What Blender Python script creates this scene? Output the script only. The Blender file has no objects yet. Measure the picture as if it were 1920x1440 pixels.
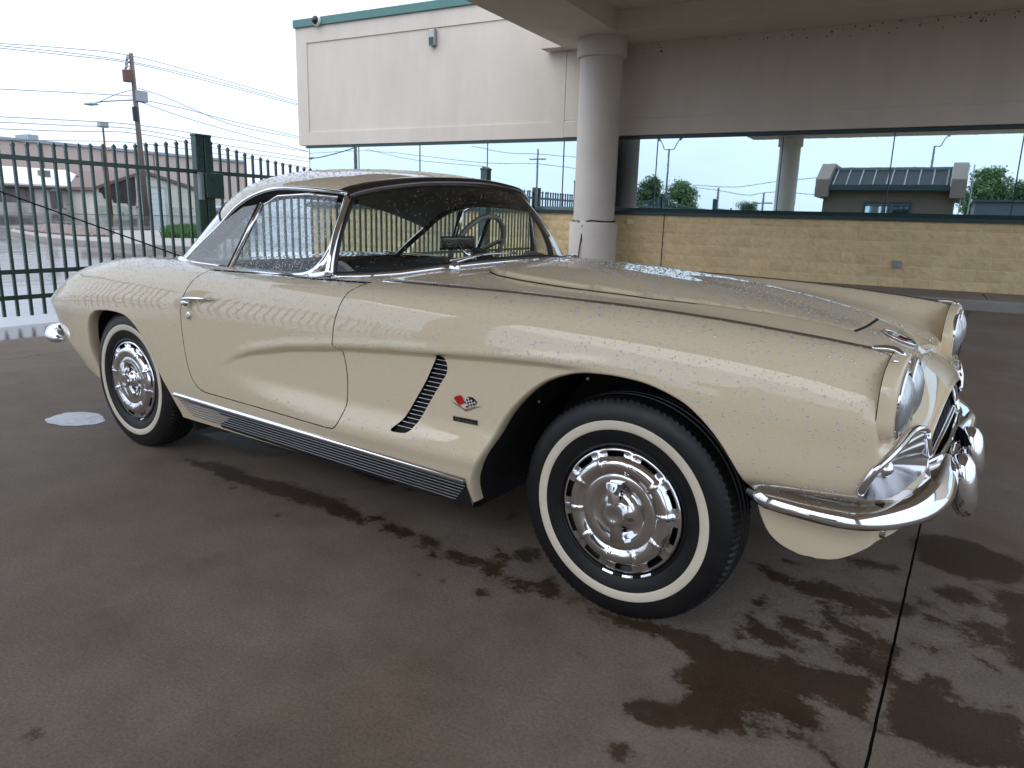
import bpy, bmesh, math, random
import numpy as np
from mathutils import Vector, Matrix
from mathutils.geometry import delaunay_2d_cdt
random.seed(7); RNG = np.random.default_rng(7)
scene = bpy.context.scene
COL = scene.collection
R = math.radians

# ------------------------------------------------------------------ camera
# world axes: x along the showroom wall (to the right), y towards the wall, z up
CAM = np.array([0.612, -2.671, 1.139]); YAW, PITCH, ROLL = R(29.30), R(12.783), R(1.633)
FPX = 1375.4
fw = np.array([-math.sin(YAW)*math.cos(PITCH), math.cos(YAW)*math.cos(PITCH), -math.sin(PITCH)])
rt = np.cross(fw, [0, 0, 1]); rt /= np.linalg.norm(rt); up = np.cross(rt, fw)
rt, up = math.cos(ROLL)*rt + math.sin(ROLL)*up, -math.sin(ROLL)*rt + math.cos(ROLL)*up
cd = bpy.data.cameras.new('camera'); cam = bpy.data.objects.new('camera', cd); COL.objects.link(cam)
cd.sensor_width = 36; cd.lens = FPX/1920*36; cd.clip_start = .02; cd.clip_end = 2000
cam.matrix_world = Matrix(((rt[0], up[0], -fw[0], CAM[0]), (rt[1], up[1], -fw[1], CAM[1]), (rt[2], up[2], -fw[2], CAM[2]), (0, 0, 0, 1)))
scene.camera = cam

# ------------------------------------------------------------------ world, sun, exposure
SUN_EL, SUN_AZ = R(54), R(208)
world = bpy.data.worlds.new('World'); scene.world = world; world.use_nodes = True
wn, wl = world.node_tree.nodes, world.node_tree.links
wn.clear()
wo = wn.new('ShaderNodeOutputWorld'); bg = wn.new('ShaderNodeBackground'); bg2 = wn.new('ShaderNodeBackground'); wmix = wn.new('ShaderNodeMixShader')
sky = wn.new('ShaderNodeTexSky'); sky.sky_type = 'NISHITA'; sky.sun_disc = False
sky.sun_elevation = SUN_EL; sky.sun_rotation = SUN_AZ; sky.air_density = 1.5; sky.dust_density = 4.0
bg.inputs['Strength'].default_value = .08
wl.new(sky.outputs[0], bg.inputs['Color'])
# a closed cloud deck in front of the blue sky: pale, brighter overhead as any overcast sky is
tc = wn.new('ShaderNodeTexCoord'); sep = wn.new('ShaderNodeSeparateXYZ'); wl.new(tc.outputs['Generated'], sep.inputs[0])
mr = wn.new('ShaderNodeMapRange'); mr.inputs[1].default_value = 0; mr.inputs[2].default_value = 1; mr.inputs[3].default_value = 1.0; mr.inputs[4].default_value = 1.35
wl.new(sep.outputs['Z'], mr.inputs[0])
ns = wn.new('ShaderNodeTexNoise'); ns.inputs['Scale'].default_value = 2.2; ns.inputs['Detail'].default_value = 4
mp = wn.new('ShaderNodeMapping'); mp.inputs['Scale'].default_value = (1, 1, 3.5); wl.new(tc.outputs['Generated'], mp.inputs[0]); wl.new(mp.outputs[0], ns.inputs['Vector'])
mr2 = wn.new('ShaderNodeMapRange'); mr2.inputs[1].default_value = .3; mr2.inputs[2].default_value = .7; mr2.inputs[3].default_value = .84; mr2.inputs[4].default_value = 1.06; wl.new(ns.outputs['Fac'], mr2.inputs[0])
mm = wn.new('ShaderNodeMath'); mm.operation = 'MULTIPLY'; wl.new(mr.outputs[0], mm.inputs[0]); wl.new(mr2.outputs[0], mm.inputs[1])
bg2.inputs['Color'].default_value = (.555, .64, .785, 1); wl.new(mm.outputs[0], bg2.inputs['Strength'])
wmix.inputs[0].default_value = .93; wl.new(bg.outputs[0], wmix.inputs[1]); wl.new(bg2.outputs[0], wmix.inputs[2]); wl.new(wmix.outputs[0], wo.inputs[0])
sd = bpy.data.lights.new('sun', 'SUN'); sd.energy = .6; sd.angle = R(70); sd.color = (1, .97, .93)
sun = bpy.data.objects.new('sun', sd); COL.objects.link(sun)
sdir = Vector((math.sin(SUN_AZ)*math.cos(SUN_EL), math.cos(SUN_AZ)*math.cos(SUN_EL), math.sin(SUN_EL)))
sun.rotation_euler = sdir.to_track_quat('Z', 'Y').to_euler(); sun.location = (0, 0, 40)
scene.view_settings.view_transform = 'Standard'; scene.view_settings.look = 'None'
scene.view_settings.exposure = 1.10; scene.view_settings.gamma = 1
scene.view_settings.use_curve_mapping = False
scene.render.resolution_x = 1024; scene.render.resolution_y = 768
try:
    scene.cycles.max_bounces = 10; scene.cycles.glossy_bounces = 6; scene.cycles.transparent_max_bounces = 24; scene.cycles.transmission_bounces = 8
    scene.cycles.caustics_reflective = False; scene.cycles.caustics_refractive = False
except Exception: pass

# ------------------------------------------------------------------ pixels of the photograph -> rays
def ray(px): return fw + rt*(px[0]-960)/FPX - up*(px[1]-720)/FPX
def on_z(px, z=0.): d = ray(px); return CAM + (z-CAM[2])/d[2]*d
def on_x(px, x): d = ray(px); return CAM + (x-CAM[0])/d[0]*d
def on_y(px, y): d = ray(px); return CAM + (y-CAM[1])/d[1]*d
WALL = 11.733
def mirrored(px, yv): q = on_y(px, yv); return np.array([q[0], 2*(WALL+.04)-yv, q[2]])   # a thing seen in the window glass

# ------------------------------------------------------------------ mesh helpers
def mesh_obj(name, v, f, mat, parent=None, smooth=False, normals=None, kind=None):
    me = bpy.data.meshes.new(name); me.from_pydata([tuple(map(float, p)) for p in v], [], [tuple(map(int, q)) for q in f]); me.update()
    if smooth: me.polygons.foreach_set('use_smooth', [True]*len(me.polygons))
    o = bpy.data.objects.new(name, me); COL.objects.link(o)
    if mat is not None: me.materials.append(mat)
    if parent is not None: o.parent = parent
    if normals is not None: me.normals_split_custom_set_from_vertices([tuple(map(float, q)) for q in normals])
    if kind: o['kind'] = kind
    return o
def auto_smooth(o, ang=35):
    me = o.data
    me.polygons.foreach_set('use_smooth', [True]*len(me.polygons))
    bm = bmesh.new(); bm.from_mesh(me)
    for e in bm.edges:
        e.smooth = not (len(e.link_faces) == 2 and e.calc_face_angle(0) > R(ang))
    bm.to_mesh(me); bm.free(); return o
class Geo:
    def __init__(s): s.v = []; s.f = []
    def add(s, v, f):
        n = len(s.v); s.v += [tuple(map(float, p)) for p in v]; s.f += [tuple(int(i)+n for i in q) for q in f]; return s
    def box(s, x0, x1, y0, y1, z0, z1):
        return s.add([(x0,y0,z0),(x1,y0,z0),(x1,y1,z0),(x0,y1,z0),(x0,y0,z1),(x1,y0,z1),(x1,y1,z1),(x0,y1,z1)],
                     [(0,3,2,1),(4,5,6,7),(0,1,5,4),(1,2,6,5),(2,3,7,6),(3,0,4,7)])
    def tube(s, pts, r, seg=8, closed=False, cap=True, flat=1.0):
        P = [np.array(p, float) for p in pts]; n = len(P)
        rr = [r]*n if np.isscalar(r) else list(r)
        v = []; f = []; prev = None
        for i in range(n):
            if closed: t = P[(i+1) % n]-P[i-1]
            else: t = P[min(i+1, n-1)]-P[max(i-1, 0)]
            t = t/(np.linalg.norm(t)+1e-12)
            if prev is None:
                h = np.array([0, 0, 1.]) if abs(t[2]) < .9 else np.array([1., 0, 0])
                a = np.cross(t, h); a /= np.linalg.norm(a)
            else:
                a = prev - t*(prev@t); a /= np.linalg.norm(a)+1e-12
            prev = a; b = np.cross(t, a)
            for k in range(seg):
                th = 2*math.pi*k/seg; v.append(P[i]+rr[i]*(math.cos(th)*a+flat*math.sin(th)*b))
        m = n if closed else n-1
        for i in range(m):
            for k in range(seg):
                a0 = i*seg+k; a1 = i*seg+(k+1) % seg; b0 = ((i+1) % n)*seg+k; b1 = ((i+1) % n)*seg+(k+1) % seg
                f.append((a0, a1, b1, b0))
        if cap and not closed:
            f.append(tuple(range(seg-1, -1, -1))); f.append(tuple((n-1)*seg+k for k in range(seg)))
        return s.add(v, f)
    def prism(s, poly, axis, a0, a1):
        """poly: 2D outline; axis: 'x','y' or 'z' the extrusion axis"""
        n = len(poly)
        def p3(p, a): return {'x': (a, p[0], p[1]), 'y': (p[0], a, p[1]), 'z': (p[0], p[1], a)}[axis]
        v = [p3(p, a0) for p in poly]+[p3(p, a1) for p in poly]
        f = [(i, (i+1) % n, n+(i+1) % n, n+i) for i in range(n)]+[tuple(range(n-1, -1, -1)), tuple(range(n, 2*n))]
        return s.add(v, f)
    def grid(s, P, flip=False):
        a, b = P.shape[:2]; f = []
        for i in range(a-1):
            for j in range(b-1):
                q = (i*b+j, (i+1)*b+j, (i+1)*b+j+1, i*b+j+1); f.append(q[::-1] if flip else q)
        return s.add(P.reshape(-1, 3), f)
    def obj(s, name, mat, parent=None, smooth=False, ang=None, bevel=0, kind=None):
        o = mesh_obj(name, s.v, s.f, mat, parent, smooth, kind=kind)
        bm = bmesh.new(); bm.from_mesh(o.data); bmesh.ops.recalc_face_normals(bm, faces=bm.faces)
        if bevel: bmesh.ops.bevel(bm, geom=[e for e in bm.edges if len(e.link_faces) == 2 and e.calc_face_angle(0) > R(25)], offset=bevel, segments=2, affect='EDGES', profile=.5)
        bm.to_mesh(o.data); bm.free()
        if smooth: o.data.polygons.foreach_set('use_smooth', [True]*len(o.data.polygons))
        if ang: auto_smooth(o, ang)
        return o
def box(name, x0, x1, y0, y1, z0, z1, mat, parent=None, bevel=0): return Geo().box(x0, x1, y0, y1, z0, z1).obj(name, mat, parent, bevel=bevel)
def empty(name, loc=(0, 0, 0), rz=0):
    o = bpy.data.objects.new(name, None); COL.objects.link(o); o.location = loc; o.rotation_euler = (0, 0, rz); o.empty_display_size = .1; return o
def tag(o, label, cat, group=None):
    o['label'] = label; o['category'] = cat
    if group: o['group'] = group
    return o
def struct(o): o['kind'] = 'structure'; return o
def dup(o, parent=None, loc=None):
    c = o.copy(); COL.objects.link(c); c.parent = parent
    if loc is not None: c.location = loc
    return c
def smooth01(t): t = np.clip(t, 0, 1); return t*t*(3-2*t)
def cr(P, t):
    """Catmull-Rom through rows of P (n,...) at parameters t"""
    P = np.asarray(P, float); n = len(P); t = np.clip(np.asarray(t, float), 0, n-1-1e-9); i = t.astype(int); u = (t-i)
    ext = np.concatenate([2*P[:1]-P[1:2], P, 2*P[-1:]-P[-2:-1]])
    p0, p1, p2, p3 = ext[i], ext[i+1], ext[i+2], ext[i+3]
    u = u.reshape(u.shape+(1,)*(P.ndim-1))
    return .5*((2*p1)+(-p0+p2)*u+(2*p0-5*p1+4*p2-p3)*u*u+(-p0+3*p1-3*p2+p3)*u**3)
def spl(P, m): return cr(P, np.linspace(0, len(P)-1, m))
def pchip(x, y, xi):
    x = np.asarray(x, float); y = np.asarray(y, float); h = np.diff(x); d = np.diff(y, axis=0)/h.reshape(-1, *([1]*(y.ndim-1)))
    m = np.zeros_like(y); m[0] = d[0]; m[-1] = d[-1]
    for k in range(1, len(x)-1):
        w1 = 2*h[k]+h[k-1]; w2 = h[k]+2*h[k-1]
        with np.errstate(divide='ignore', invalid='ignore'):
            hm = (w1+w2)/(w1/d[k-1]+w2/d[k])
        m[k] = np.where(d[k-1]*d[k] > 0, hm, 0)
    xi = np.clip(xi, x[0], x[-1]); i = np.clip(np.searchsorted(x, xi, side='right')-1, 0, len(x)-2)
    hh = h[i]; t = (xi-x[i])/hh
    sh = (-1,)+(1,)*(y.ndim-1); t = t.reshape(sh); hh = hh.reshape(sh)
    return (1+2*t)*(1-t)**2*y[i]+t*(1-t)**2*hh*m[i]+t*t*(3-2*t)*y[i+1]+t*t*(t-1)*hh*m[i+1]
def inside(poly, X, Y):
    r = np.zeros(np.shape(X), bool); n = len(poly)
    for i in range(n):
        x0, y0 = poly[i]; x1, y1 = poly[(i+1) % n]
        if y0 == y1: continue
        c = ((y0 > Y) != (y1 > Y)) & (X < (x1-x0)*(Y-y0)/(y1-y0)+x0); r ^= c
    return r
def polydist(poly, X, Y, closed=True):
    d = np.full(np.shape(X), 1e9); n = len(poly)
    for i in range(n if closed else n-1):
        a = np.array(poly[i]); b = np.array(poly[(i+1) % n]); ab = b-a; L = ab@ab+1e-12
        t = np.clip(((X-a[0])*ab[0]+(Y-a[1])*ab[1])/L, 0, 1)
        d = np.minimum(d, np.hypot(X-a[0]-t*ab[0], Y-a[1]-t*ab[1]))
    return d

# ------------------------------------------------------------------ materials
MATS = {}
def mat(name, col, rough=.5, metal=0., noise=None, bump=None, coat=0., coat_rough=.03, spec=.5, trans=0., ior=1.45, emit=None, scale3=(1, 1, 1), spots=None, space='Object'):
    """noise=(scale, amount[, detail]); bump=(scale, strength, distance); spots=(scale, threshold, colour)"""
    m = bpy.data.materials.new(name); m.use_nodes = True; MATS[name] = m
    nt = m.node_tree; N, L = nt.nodes, nt.links; b = N['Principled BSDF']
    b.inputs['Base Color'].default_value = (*col, 1); b.inputs['Roughness'].default_value = rough; b.inputs['Metallic'].default_value = metal
    b.inputs['Coat Weight'].default_value = coat; b.inputs['Coat Roughness'].default_value = coat_rough; b.inputs['Specular IOR Level'].default_value = spec
    b.inputs['Transmission Weight'].default_value = trans; b.inputs['IOR'].default_value = ior
    if emit: b.inputs['Emission Color'].default_value = (*emit[:3], 1); b.inputs['Emission Strength'].default_value = emit[3]
    vec = None
    if noise or bump or spots:
        tcn = N.new('ShaderNodeTexCoord')
        if space == 'World':
            g = N.new('ShaderNodeNewGeometry'); src = g.outputs['Position']
        else: src = tcn.outputs[space]
        mpn = N.new('ShaderNodeMapping'); mpn.inputs['Scale'].default_value = scale3; L.new(src, mpn.inputs[0]); vec = mpn.outputs[0]
    last = None
    if noise:
        n = N.new('ShaderNodeTexNoise'); n.inputs['Scale'].default_value = noise[0]; n.inputs['Detail'].default_value = noise[2] if len(noise) > 2 else 6; n.inputs['Roughness'].default_value = .62
        L.new(vec, n.inputs['Vector'])
        mrn = N.new('ShaderNodeMapRange'); mrn.inputs[1].default_value = .25; mrn.inputs[2].default_value = .75; mrn.inputs[3].default_value = 1-noise[1]; mrn.inputs[4].default_value = 1+noise[1]
        L.new(n.outputs['Fac'], mrn.inputs[0])
        mx = N.new('ShaderNodeMix'); mx.data_type = 'RGBA'; mx.blend_type = 'MULTIPLY'; mx.inputs[0].default_value = 1; mx.inputs[6].default_value = (*col, 1)
        L.new(mrn.outputs[0], mx.inputs[7]); last = mx.outputs[2]; L.new(last, b.inputs['Base Color'])
        rr = N.new('ShaderNodeMapRange'); rr.inputs[1].default_value = .3; rr.inputs[2].default_value = .7; rr.inputs[3].default_value = max(rough-.07*min(1, noise[1]*4), 0); rr.inputs[4].default_value = rough+.07*min(1, noise[1]*4); L.new(n.outputs['Fac'], rr.inputs[0]); L.new(rr.outputs[0], b.inputs['Roughness'])
    if spots:
        n = N.new('ShaderNodeTexNoise'); n.inputs['Scale'].default_value = spots[0]; n.inputs['Detail'].default_value = 5; L.new(vec, n.inputs['Vector'])
        st = N.new('ShaderNodeMapRange'); st.inputs[1].default_value = spots[1]; st.inputs[2].default_value = spots[1]+.06; L.new(n.outputs['Fac'], st.inputs[0])
        mx = N.new('ShaderNodeMix'); mx.data_type = 'RGBA'; mx.inputs[7].default_value = (*spots[2], 1); L.new(st.outputs[0], mx.inputs[0])
        if last: L.new(last, mx.inputs[6])
        else: mx.inputs[6].default_value = (*col, 1)
        L.new(mx.outputs[2], b.inputs['Base Color'])
    if bump:
        n = N.new('ShaderNodeTexNoise'); n.inputs['Scale'].default_value = bump[0]; n.inputs['Detail'].default_value = 6; L.new(vec, n.inputs['Vector'])
        bn = N.new('ShaderNodeBump'); bn.inputs['Strength'].default_value = bump[1]; bn.inputs['Distance'].default_value = bump[2]; L.new(n.outputs['Fac'], bn.inputs['Height']); L.new(bn.outputs[0], b.inputs['Normal'])
    return m
def thin_glass(name, tint, refl=1.0, base=.04):
    """a pane: lets light straight through with a tint and mirrors by the Fresnel law"""
    m = bpy.data.materials.new(name); m.use_nodes = True; N, L = m.node_tree.nodes, m.node_tree.links; N.clear()
    o = N.new('ShaderNodeOutputMaterial'); t = N.new('ShaderNodeBsdfTransparent'); t.inputs[0].default_value = (*tint, 1)
    g = N.new('ShaderNodeBsdfGlossy'); g.inputs['Roughness'].default_value = .01; g.inputs['Color'].default_value = (1, 1, 1, 1)
    fr = N.new('ShaderNodeFresnel'); ge = N.new('ShaderNodeNewGeometry'); mi = N.new('ShaderNodeMapRange'); mi.inputs[3].default_value = 1.52; mi.inputs[4].default_value = 1/1.52; L.new(ge.outputs['Backfacing'], mi.inputs[0]); L.new(mi.outputs[0], fr.inputs[0])
    mu = N.new('ShaderNodeMath'); mu.operation = 'MULTIPLY'; mu.inputs[1].default_value = refl; mu.use_clamp = True; L.new(fr.outputs[0], mu.inputs[0])
    mx = N.new('ShaderNodeMixShader'); L.new(mu.outputs[0], mx.inputs[0]); L.new(t.outputs[0], mx.inputs[1]); L.new(g.outputs[0], mx.inputs[2]); L.new(mx.outputs[0], o.inputs[0]); return m
M = {}
M['paint'] = mat('cream_paint', (.84, .70, .49), .5, coat=1., coat_rough=.008, spec=.0); M['paint'].node_tree.nodes['Principled BSDF'].inputs['Coat IOR'].default_value = 1.62
M['chrome'] = mat('chrome', (.82, .82, .83), .045, 1., noise=(6, .06), bump=(9, .02, .01))
M['chrome2'] = mat('dull_chrome', (.62, .62, .63), .14, 1.)
M['cup'] = mat('satin_chrome', (.66, .66, .67), .22, 1.)
M['black'] = mat('black_gap', (.006, .006, .007), .7)
M['liner'] = mat('wheel_well_black', (.012, .012, .013), .6, noise=(12, .3))
M['rubber'] = mat('tyre_rubber', (.010, .010, .0105), .42, noise=(30, .25), bump=(160, .12, .002), spec=.5)
M['whitewall'] = mat('whitewall', (.78, .70, .55), .42, noise=(9, .08), spots=(14, .70, (.42, .33, .2)))
M['wheel'] = mat('black_wheel', (.01, .01, .011), .28)
M['seal'] = mat('rubber_seal', (.02, .02, .022), .35)
M['glass'] = thin_glass('car_glass', (.88, .93, .92), 1.0)
M['rearglass'] = thin_glass('rear_plastic_window', (.62, .68, .70), 2.2)
M['wetglass'] = None
M['lens'] = mat('lamp_lens', (.58, .62, .64), .10, .6, noise=(1.0, .35), bump=(1.0, .9, .004), scale3=(20, 150, 22))
M['headliner'] = mat('headliner', (.27, .275, .28), .8, noise=(40, .15))
M['interior'] = mat('black_trim', (.04, .041, .043), .45, noise=(40, .2))
M['seat'] = mat('grey_seat', (.50, .52, .54), .5, noise=(20, .1))
M['red'] = mat('enamel_red', (.55, .02, .02), .25); M['white'] = mat('enamel_white', (.75, .75, .74), .3); M['ink'] = mat('enamel_black', (.01, .01, .01), .3)
M['drop'] = mat('rain_drop', (1, 1, 1), .0, trans=1., ior=1.33)
M['stucco'] = mat('pale_stucco', (.66, .59, .505), .85, noise=(1.6, .085, 8), bump=(90, .5, .006), space='World', scale3=(1, 1, .32))
M['stucco2'] = mat('column_stucco', (.70, .645, .58), .85, noise=(2.2, .06, 8), bump=(90, .5, .006), space='World')
M['soffit'] = mat('soffit_board', (.74, .675, .585), .8, noise=(.9, .10, 6), bump=(60, .25, .004), space='World')
M['block'] = mat('split_face_block', (.83, .635, .355), .9, noise=(9, .13, 8), bump=(38, .7, .014), space='World')
def vary(m, amt):
    '''piece-to-piece tone'''
    N, L = m.node_tree.nodes, m.node_tree.links; b = N['Principled BSDF']; src = b.inputs['Base Color'].links[0].from_socket; oi = N.new('ShaderNodeObjectInfo'); q = N.new('ShaderNodeMapRange'); q.inputs[3].default_value = 1-amt; q.inputs[4].default_value = 1+amt*.6; L.new(oi.outputs['Random'], q.inputs[0]); x = N.new('ShaderNodeMix'); x.data_type = 'RGBA'; x.blend_type = 'MULTIPLY'; x.inputs[0].default_value = 1; L.new(src, x.inputs[6]); L.new(q.outputs[0], x.inputs[7]); L.new(x.outputs[2], b.inputs['Base Color'])
vary(M['block'], .08)
M['mortar'] = mat('block_mortar', (.86, .74, .54), .9, noise=(9, .1), bump=(60, .4, .006), space='World')
M['trim'] = mat('teal_window_frame', (.03, .062, .064), .35, noise=(3, .1))
M['coping'] = mat('green_coping', (.085, .20, .185), .45, noise=(2, .08))
M['green'] = mat('green_fence_paint', (.020, .075, .052), .3, noise=(14, .2), coat=.4, coat_rough=.1, bump=(30, .08, .003))
M['conc'] = None
M['kerb'] = mat('kerb_concrete', (.30, .28, .25), .8, noise=(3, .18, 8), bump=(50, .4, .006), space='World')
M['walk'] = mat('sidewalk_concrete', (.24, .21, .18), .7, noise=(1.1, .2, 8), bump=(50, .3, .005), space='World')
M['steel'] = mat('galvanised_steel', (.35, .36, .37), .45, .8, noise=(8, .15))
M['cord'] = mat('dark_bungee', (.035, .012, .016), .7)

# ================================================================== SETTING
def concrete_material():
    m = bpy.data.materials.new('wet_stained_concrete'); m.use_nodes = True; N, L = m.node_tree.nodes, m.node_tree.links; b = N['Principled BSDF']
    g = N.new('ShaderNodeNewGeometry'); pos = g.outputs['Position']
    def noise(sc, det=8, rough=.6, vec=pos):
        n = N.new('ShaderNodeTexNoise'); n.inputs['Scale'].default_value = sc; n.inputs['Detail'].default_value = det; n.inputs['Roughness'].default_value = rough; L.new(vec, n.inputs['Vector']); return n.outputs['Fac']
    def mrange(src, a, c, d, e):
        n = N.new('ShaderNodeMapRange'); n.inputs[1].default_value = a; n.inputs[2].default_value = c; n.inputs[3].default_value = d; n.inputs[4].default_value = e; L.new(src, n.inputs[0]); return n.outputs[0]
    def math_(op, a, c):
        n = N.new('ShaderNodeMath'); n.operation = op
        for i, s in enumerate((a, c)):
            if isinstance(s, (int, float)): n.inputs[i].default_value = s
            else: L.new(s, n.inputs[i])
        return n.outputs[0]
    def mixc(fac, a, c, blend='MIX'):
        n = N.new('ShaderNodeMix'); n.data_type = 'RGBA'; n.blend_type = blend
        if isinstance(fac, float): n.inputs[0].default_value = fac
        else: L.new(fac, n.inputs[0])
        for i, s in ((6, a), (7, c)):
            if isinstance(s, tuple): n.inputs[i].default_value = (*s, 1)
            else: L.new(s, n.inputs[i])
        return n.outputs[2]
    big = noise(.75, 5); mid = noise(4.5, 8, .65); fine = noise(120, 3); grain = noise(420, 2)
    col = mixc(mrange(big, .38, .62, 0, 1), (.185, .142, .104), (.222, .185, .148))
    col = mixc(mrange(mid, .32, .68, 0, 1), col, (.29, .245, .20)) if False else mixc(1.0, col, mixc(mrange(mid, .25, .75, 0, 1), (.78, .77, .76), (1.2, 1.2, 1.2)), 'MULTIPLY')
    col = mixc(1.0, col, mixc(mrange(fine, .3, .7, 0, 1), (.78, .78, .78), (1.22, 1.22, 1.22)), 'MULTIPLY')
    col = mixc(mrange(grain, .64, .70, 0, .6), col, (.34, .30, .26))                     # pale aggregate flecks
    col = mixc(mrange(noise(2.0, 4), .60, .72, 0, .28), col, (.075, .062, .052))          # old grease
    at = N.new('ShaderNodeAttribute'); at.attribute_name = 'wet'
    wetn = math_('ADD', at.outputs['Fac'], math_('ADD', math_('MULTIPLY', math_('SUBTRACT', noise(13, 8, .75), .5), 1.0), math_('MULTIPLY', math_('SUBTRACT', noise(55, 4, .7), .5), .45)))
    wet = math_('ADD', mrange(wetn, .52, .66, 0, .66), mrange(wetn, .36, .60, 0, .34))
    pool = mrange(wetn, .98, 1.02, 0, 1)
    at2 = N.new('ShaderNodeAttribute'); at2.attribute_name = 'outside'
    ow = mrange(math_('ADD', at2.outputs['Fac'], math_('MULTIPLY', math_('SUBTRACT', noise(5, 6, .7), .5), .9)), .45, .6, 0, 1)
    wet2 = math_('MAXIMUM', wet, ow)
    dark = mixc(1.0, col, mixc(mrange(big, .35, .65, 0, 1), (.25, .175, .11), (.33, .26, .20)), 'MULTIPLY')
    L.new(mixc(wet2, col, dark), b.inputs['Base Color'])
    r0 = mrange(mid, .3, .7, .62, .8)
    r1 = mrange(fine, .3, .7, .32, .5)
    mr_ = N.new('ShaderNodeMix'); L.new(wet2, mr_.inputs[0]); L.new(r0, mr_.inputs[2]); L.new(r1, mr_.inputs[3])
    mr2_ = N.new('ShaderNodeMix'); L.new(math_('MAXIMUM', pool, ow), mr2_.inputs[0]); L.new(mr_.outputs[0], mr2_.inputs[2]); mr2_.inputs[3].default_value = .09
    L.new(mr2_.outputs[0], b.inputs['Roughness'])
    bn = N.new('ShaderNodeBump'); b.inputs['Specular IOR Level'].default_value = .16; bn.inputs['Distance'].default_value = .004; L.new(math_('ADD', math_('MULTIPLY', fine, .6), grain), bn.inputs['Height'])
    L.new(mrange(math_('MAXIMUM', pool, ow), 0, 1, .35, .10), bn.inputs['Strength']); L.new(bn.outputs[0], b.inputs['Normal'])
    return m
M['conc'] = concrete_material()

def wet_lot_material():
    """asphalt under a film of rain water, wind-rippled"""
    m = bpy.data.materials.new('rain_wet_asphalt'); m.use_nodes = True; N, L = m.node_tree.nodes, m.node_tree.links; b = N['Principled BSDF']
    g = N.new('ShaderNodeNewGeometry')
    mp = N.new('ShaderNodeMapping'); mp.inputs['Rotation'].default_value = (0, 0, R(20)); mp.inputs['Scale'].default_value = (1, .28, 1); L.new(g.outputs['Position'], mp.inputs[0])
    n1 = N.new('ShaderNodeTexNoise'); n1.inputs['Scale'].default_value = 2.2; n1.inputs['Detail'].default_value = 5; n1.inputs['Roughness'].default_value = .55; L.new(mp.outputs[0], n1.inputs['Vector'])
    n2 = N.new('ShaderNodeTexNoise'); n2.inputs['Scale'].default_value = .22; n2.inputs['Detail'].default_value = 5; L.new(g.outputs['Position'], n2.inputs['Vector'])
    cr_ = N.new('ShaderNodeMapRange'); cr_.inputs[1].default_value = .42; cr_.inputs[2].default_value = .62; L.new(n2.outputs['Fac'], cr_.inputs[0])
    mx = N.new('ShaderNodeMix'); mx.data_type = 'RGBA'; mx.inputs[6].default_value = (.055, .052, .052, 1); mx.inputs[7].default_value = (.10, .088, .080, 1); L.new(cr_.outputs[0], mx.inputs[0]); L.new(mx.outputs[2], b.inputs['Base Color'])
    rr = N.new('ShaderNodeMapRange'); rr.inputs[1].default_value = .4; rr.inputs[2].default_value = .7; rr.inputs[3].default_value = .05; rr.inputs[4].default_value = .22; L.new(n2.outputs['Fac'], rr.inputs[0]); L.new(rr.outputs[0], b.inputs['Roughness'])
    bn = N.new('ShaderNodeBump'); bn.inputs['Strength'].default_value = .35; bn.inputs['Distance'].default_value = .02; L.new(n1.outputs['Fac'], bn.inputs['Height']); L.new(bn.outputs[0], b.inputs['Normal'])
    b.inputs['IOR'].default_value = 1.5; b.inputs['Specular IOR Level'].default_value = .9
    return m
M['lot'] = wet_lot_material()

def zg(x): return .48*smooth01((-38-np.asarray(x, float))/17)      # the far side of the lot lies half a metre higher
xs = np.array([-900, -400, -250, -160, -110, -80, -60, -55, -52, -49, -46, -43, -40, -38, -30, -20, -10, 0, 20, 60, 160, 400, 900.])
ys = np.array([-900, -400, -160, -80, -40, -20, 0, 20, 40, 60, 80, 120, 200, 400, 900.])
P = np.array([[(x, y, zg(x)-.012) for y in ys] for x in xs])
struct(Geo().grid(P).obj('ground', M['lot'], smooth=True))

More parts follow.
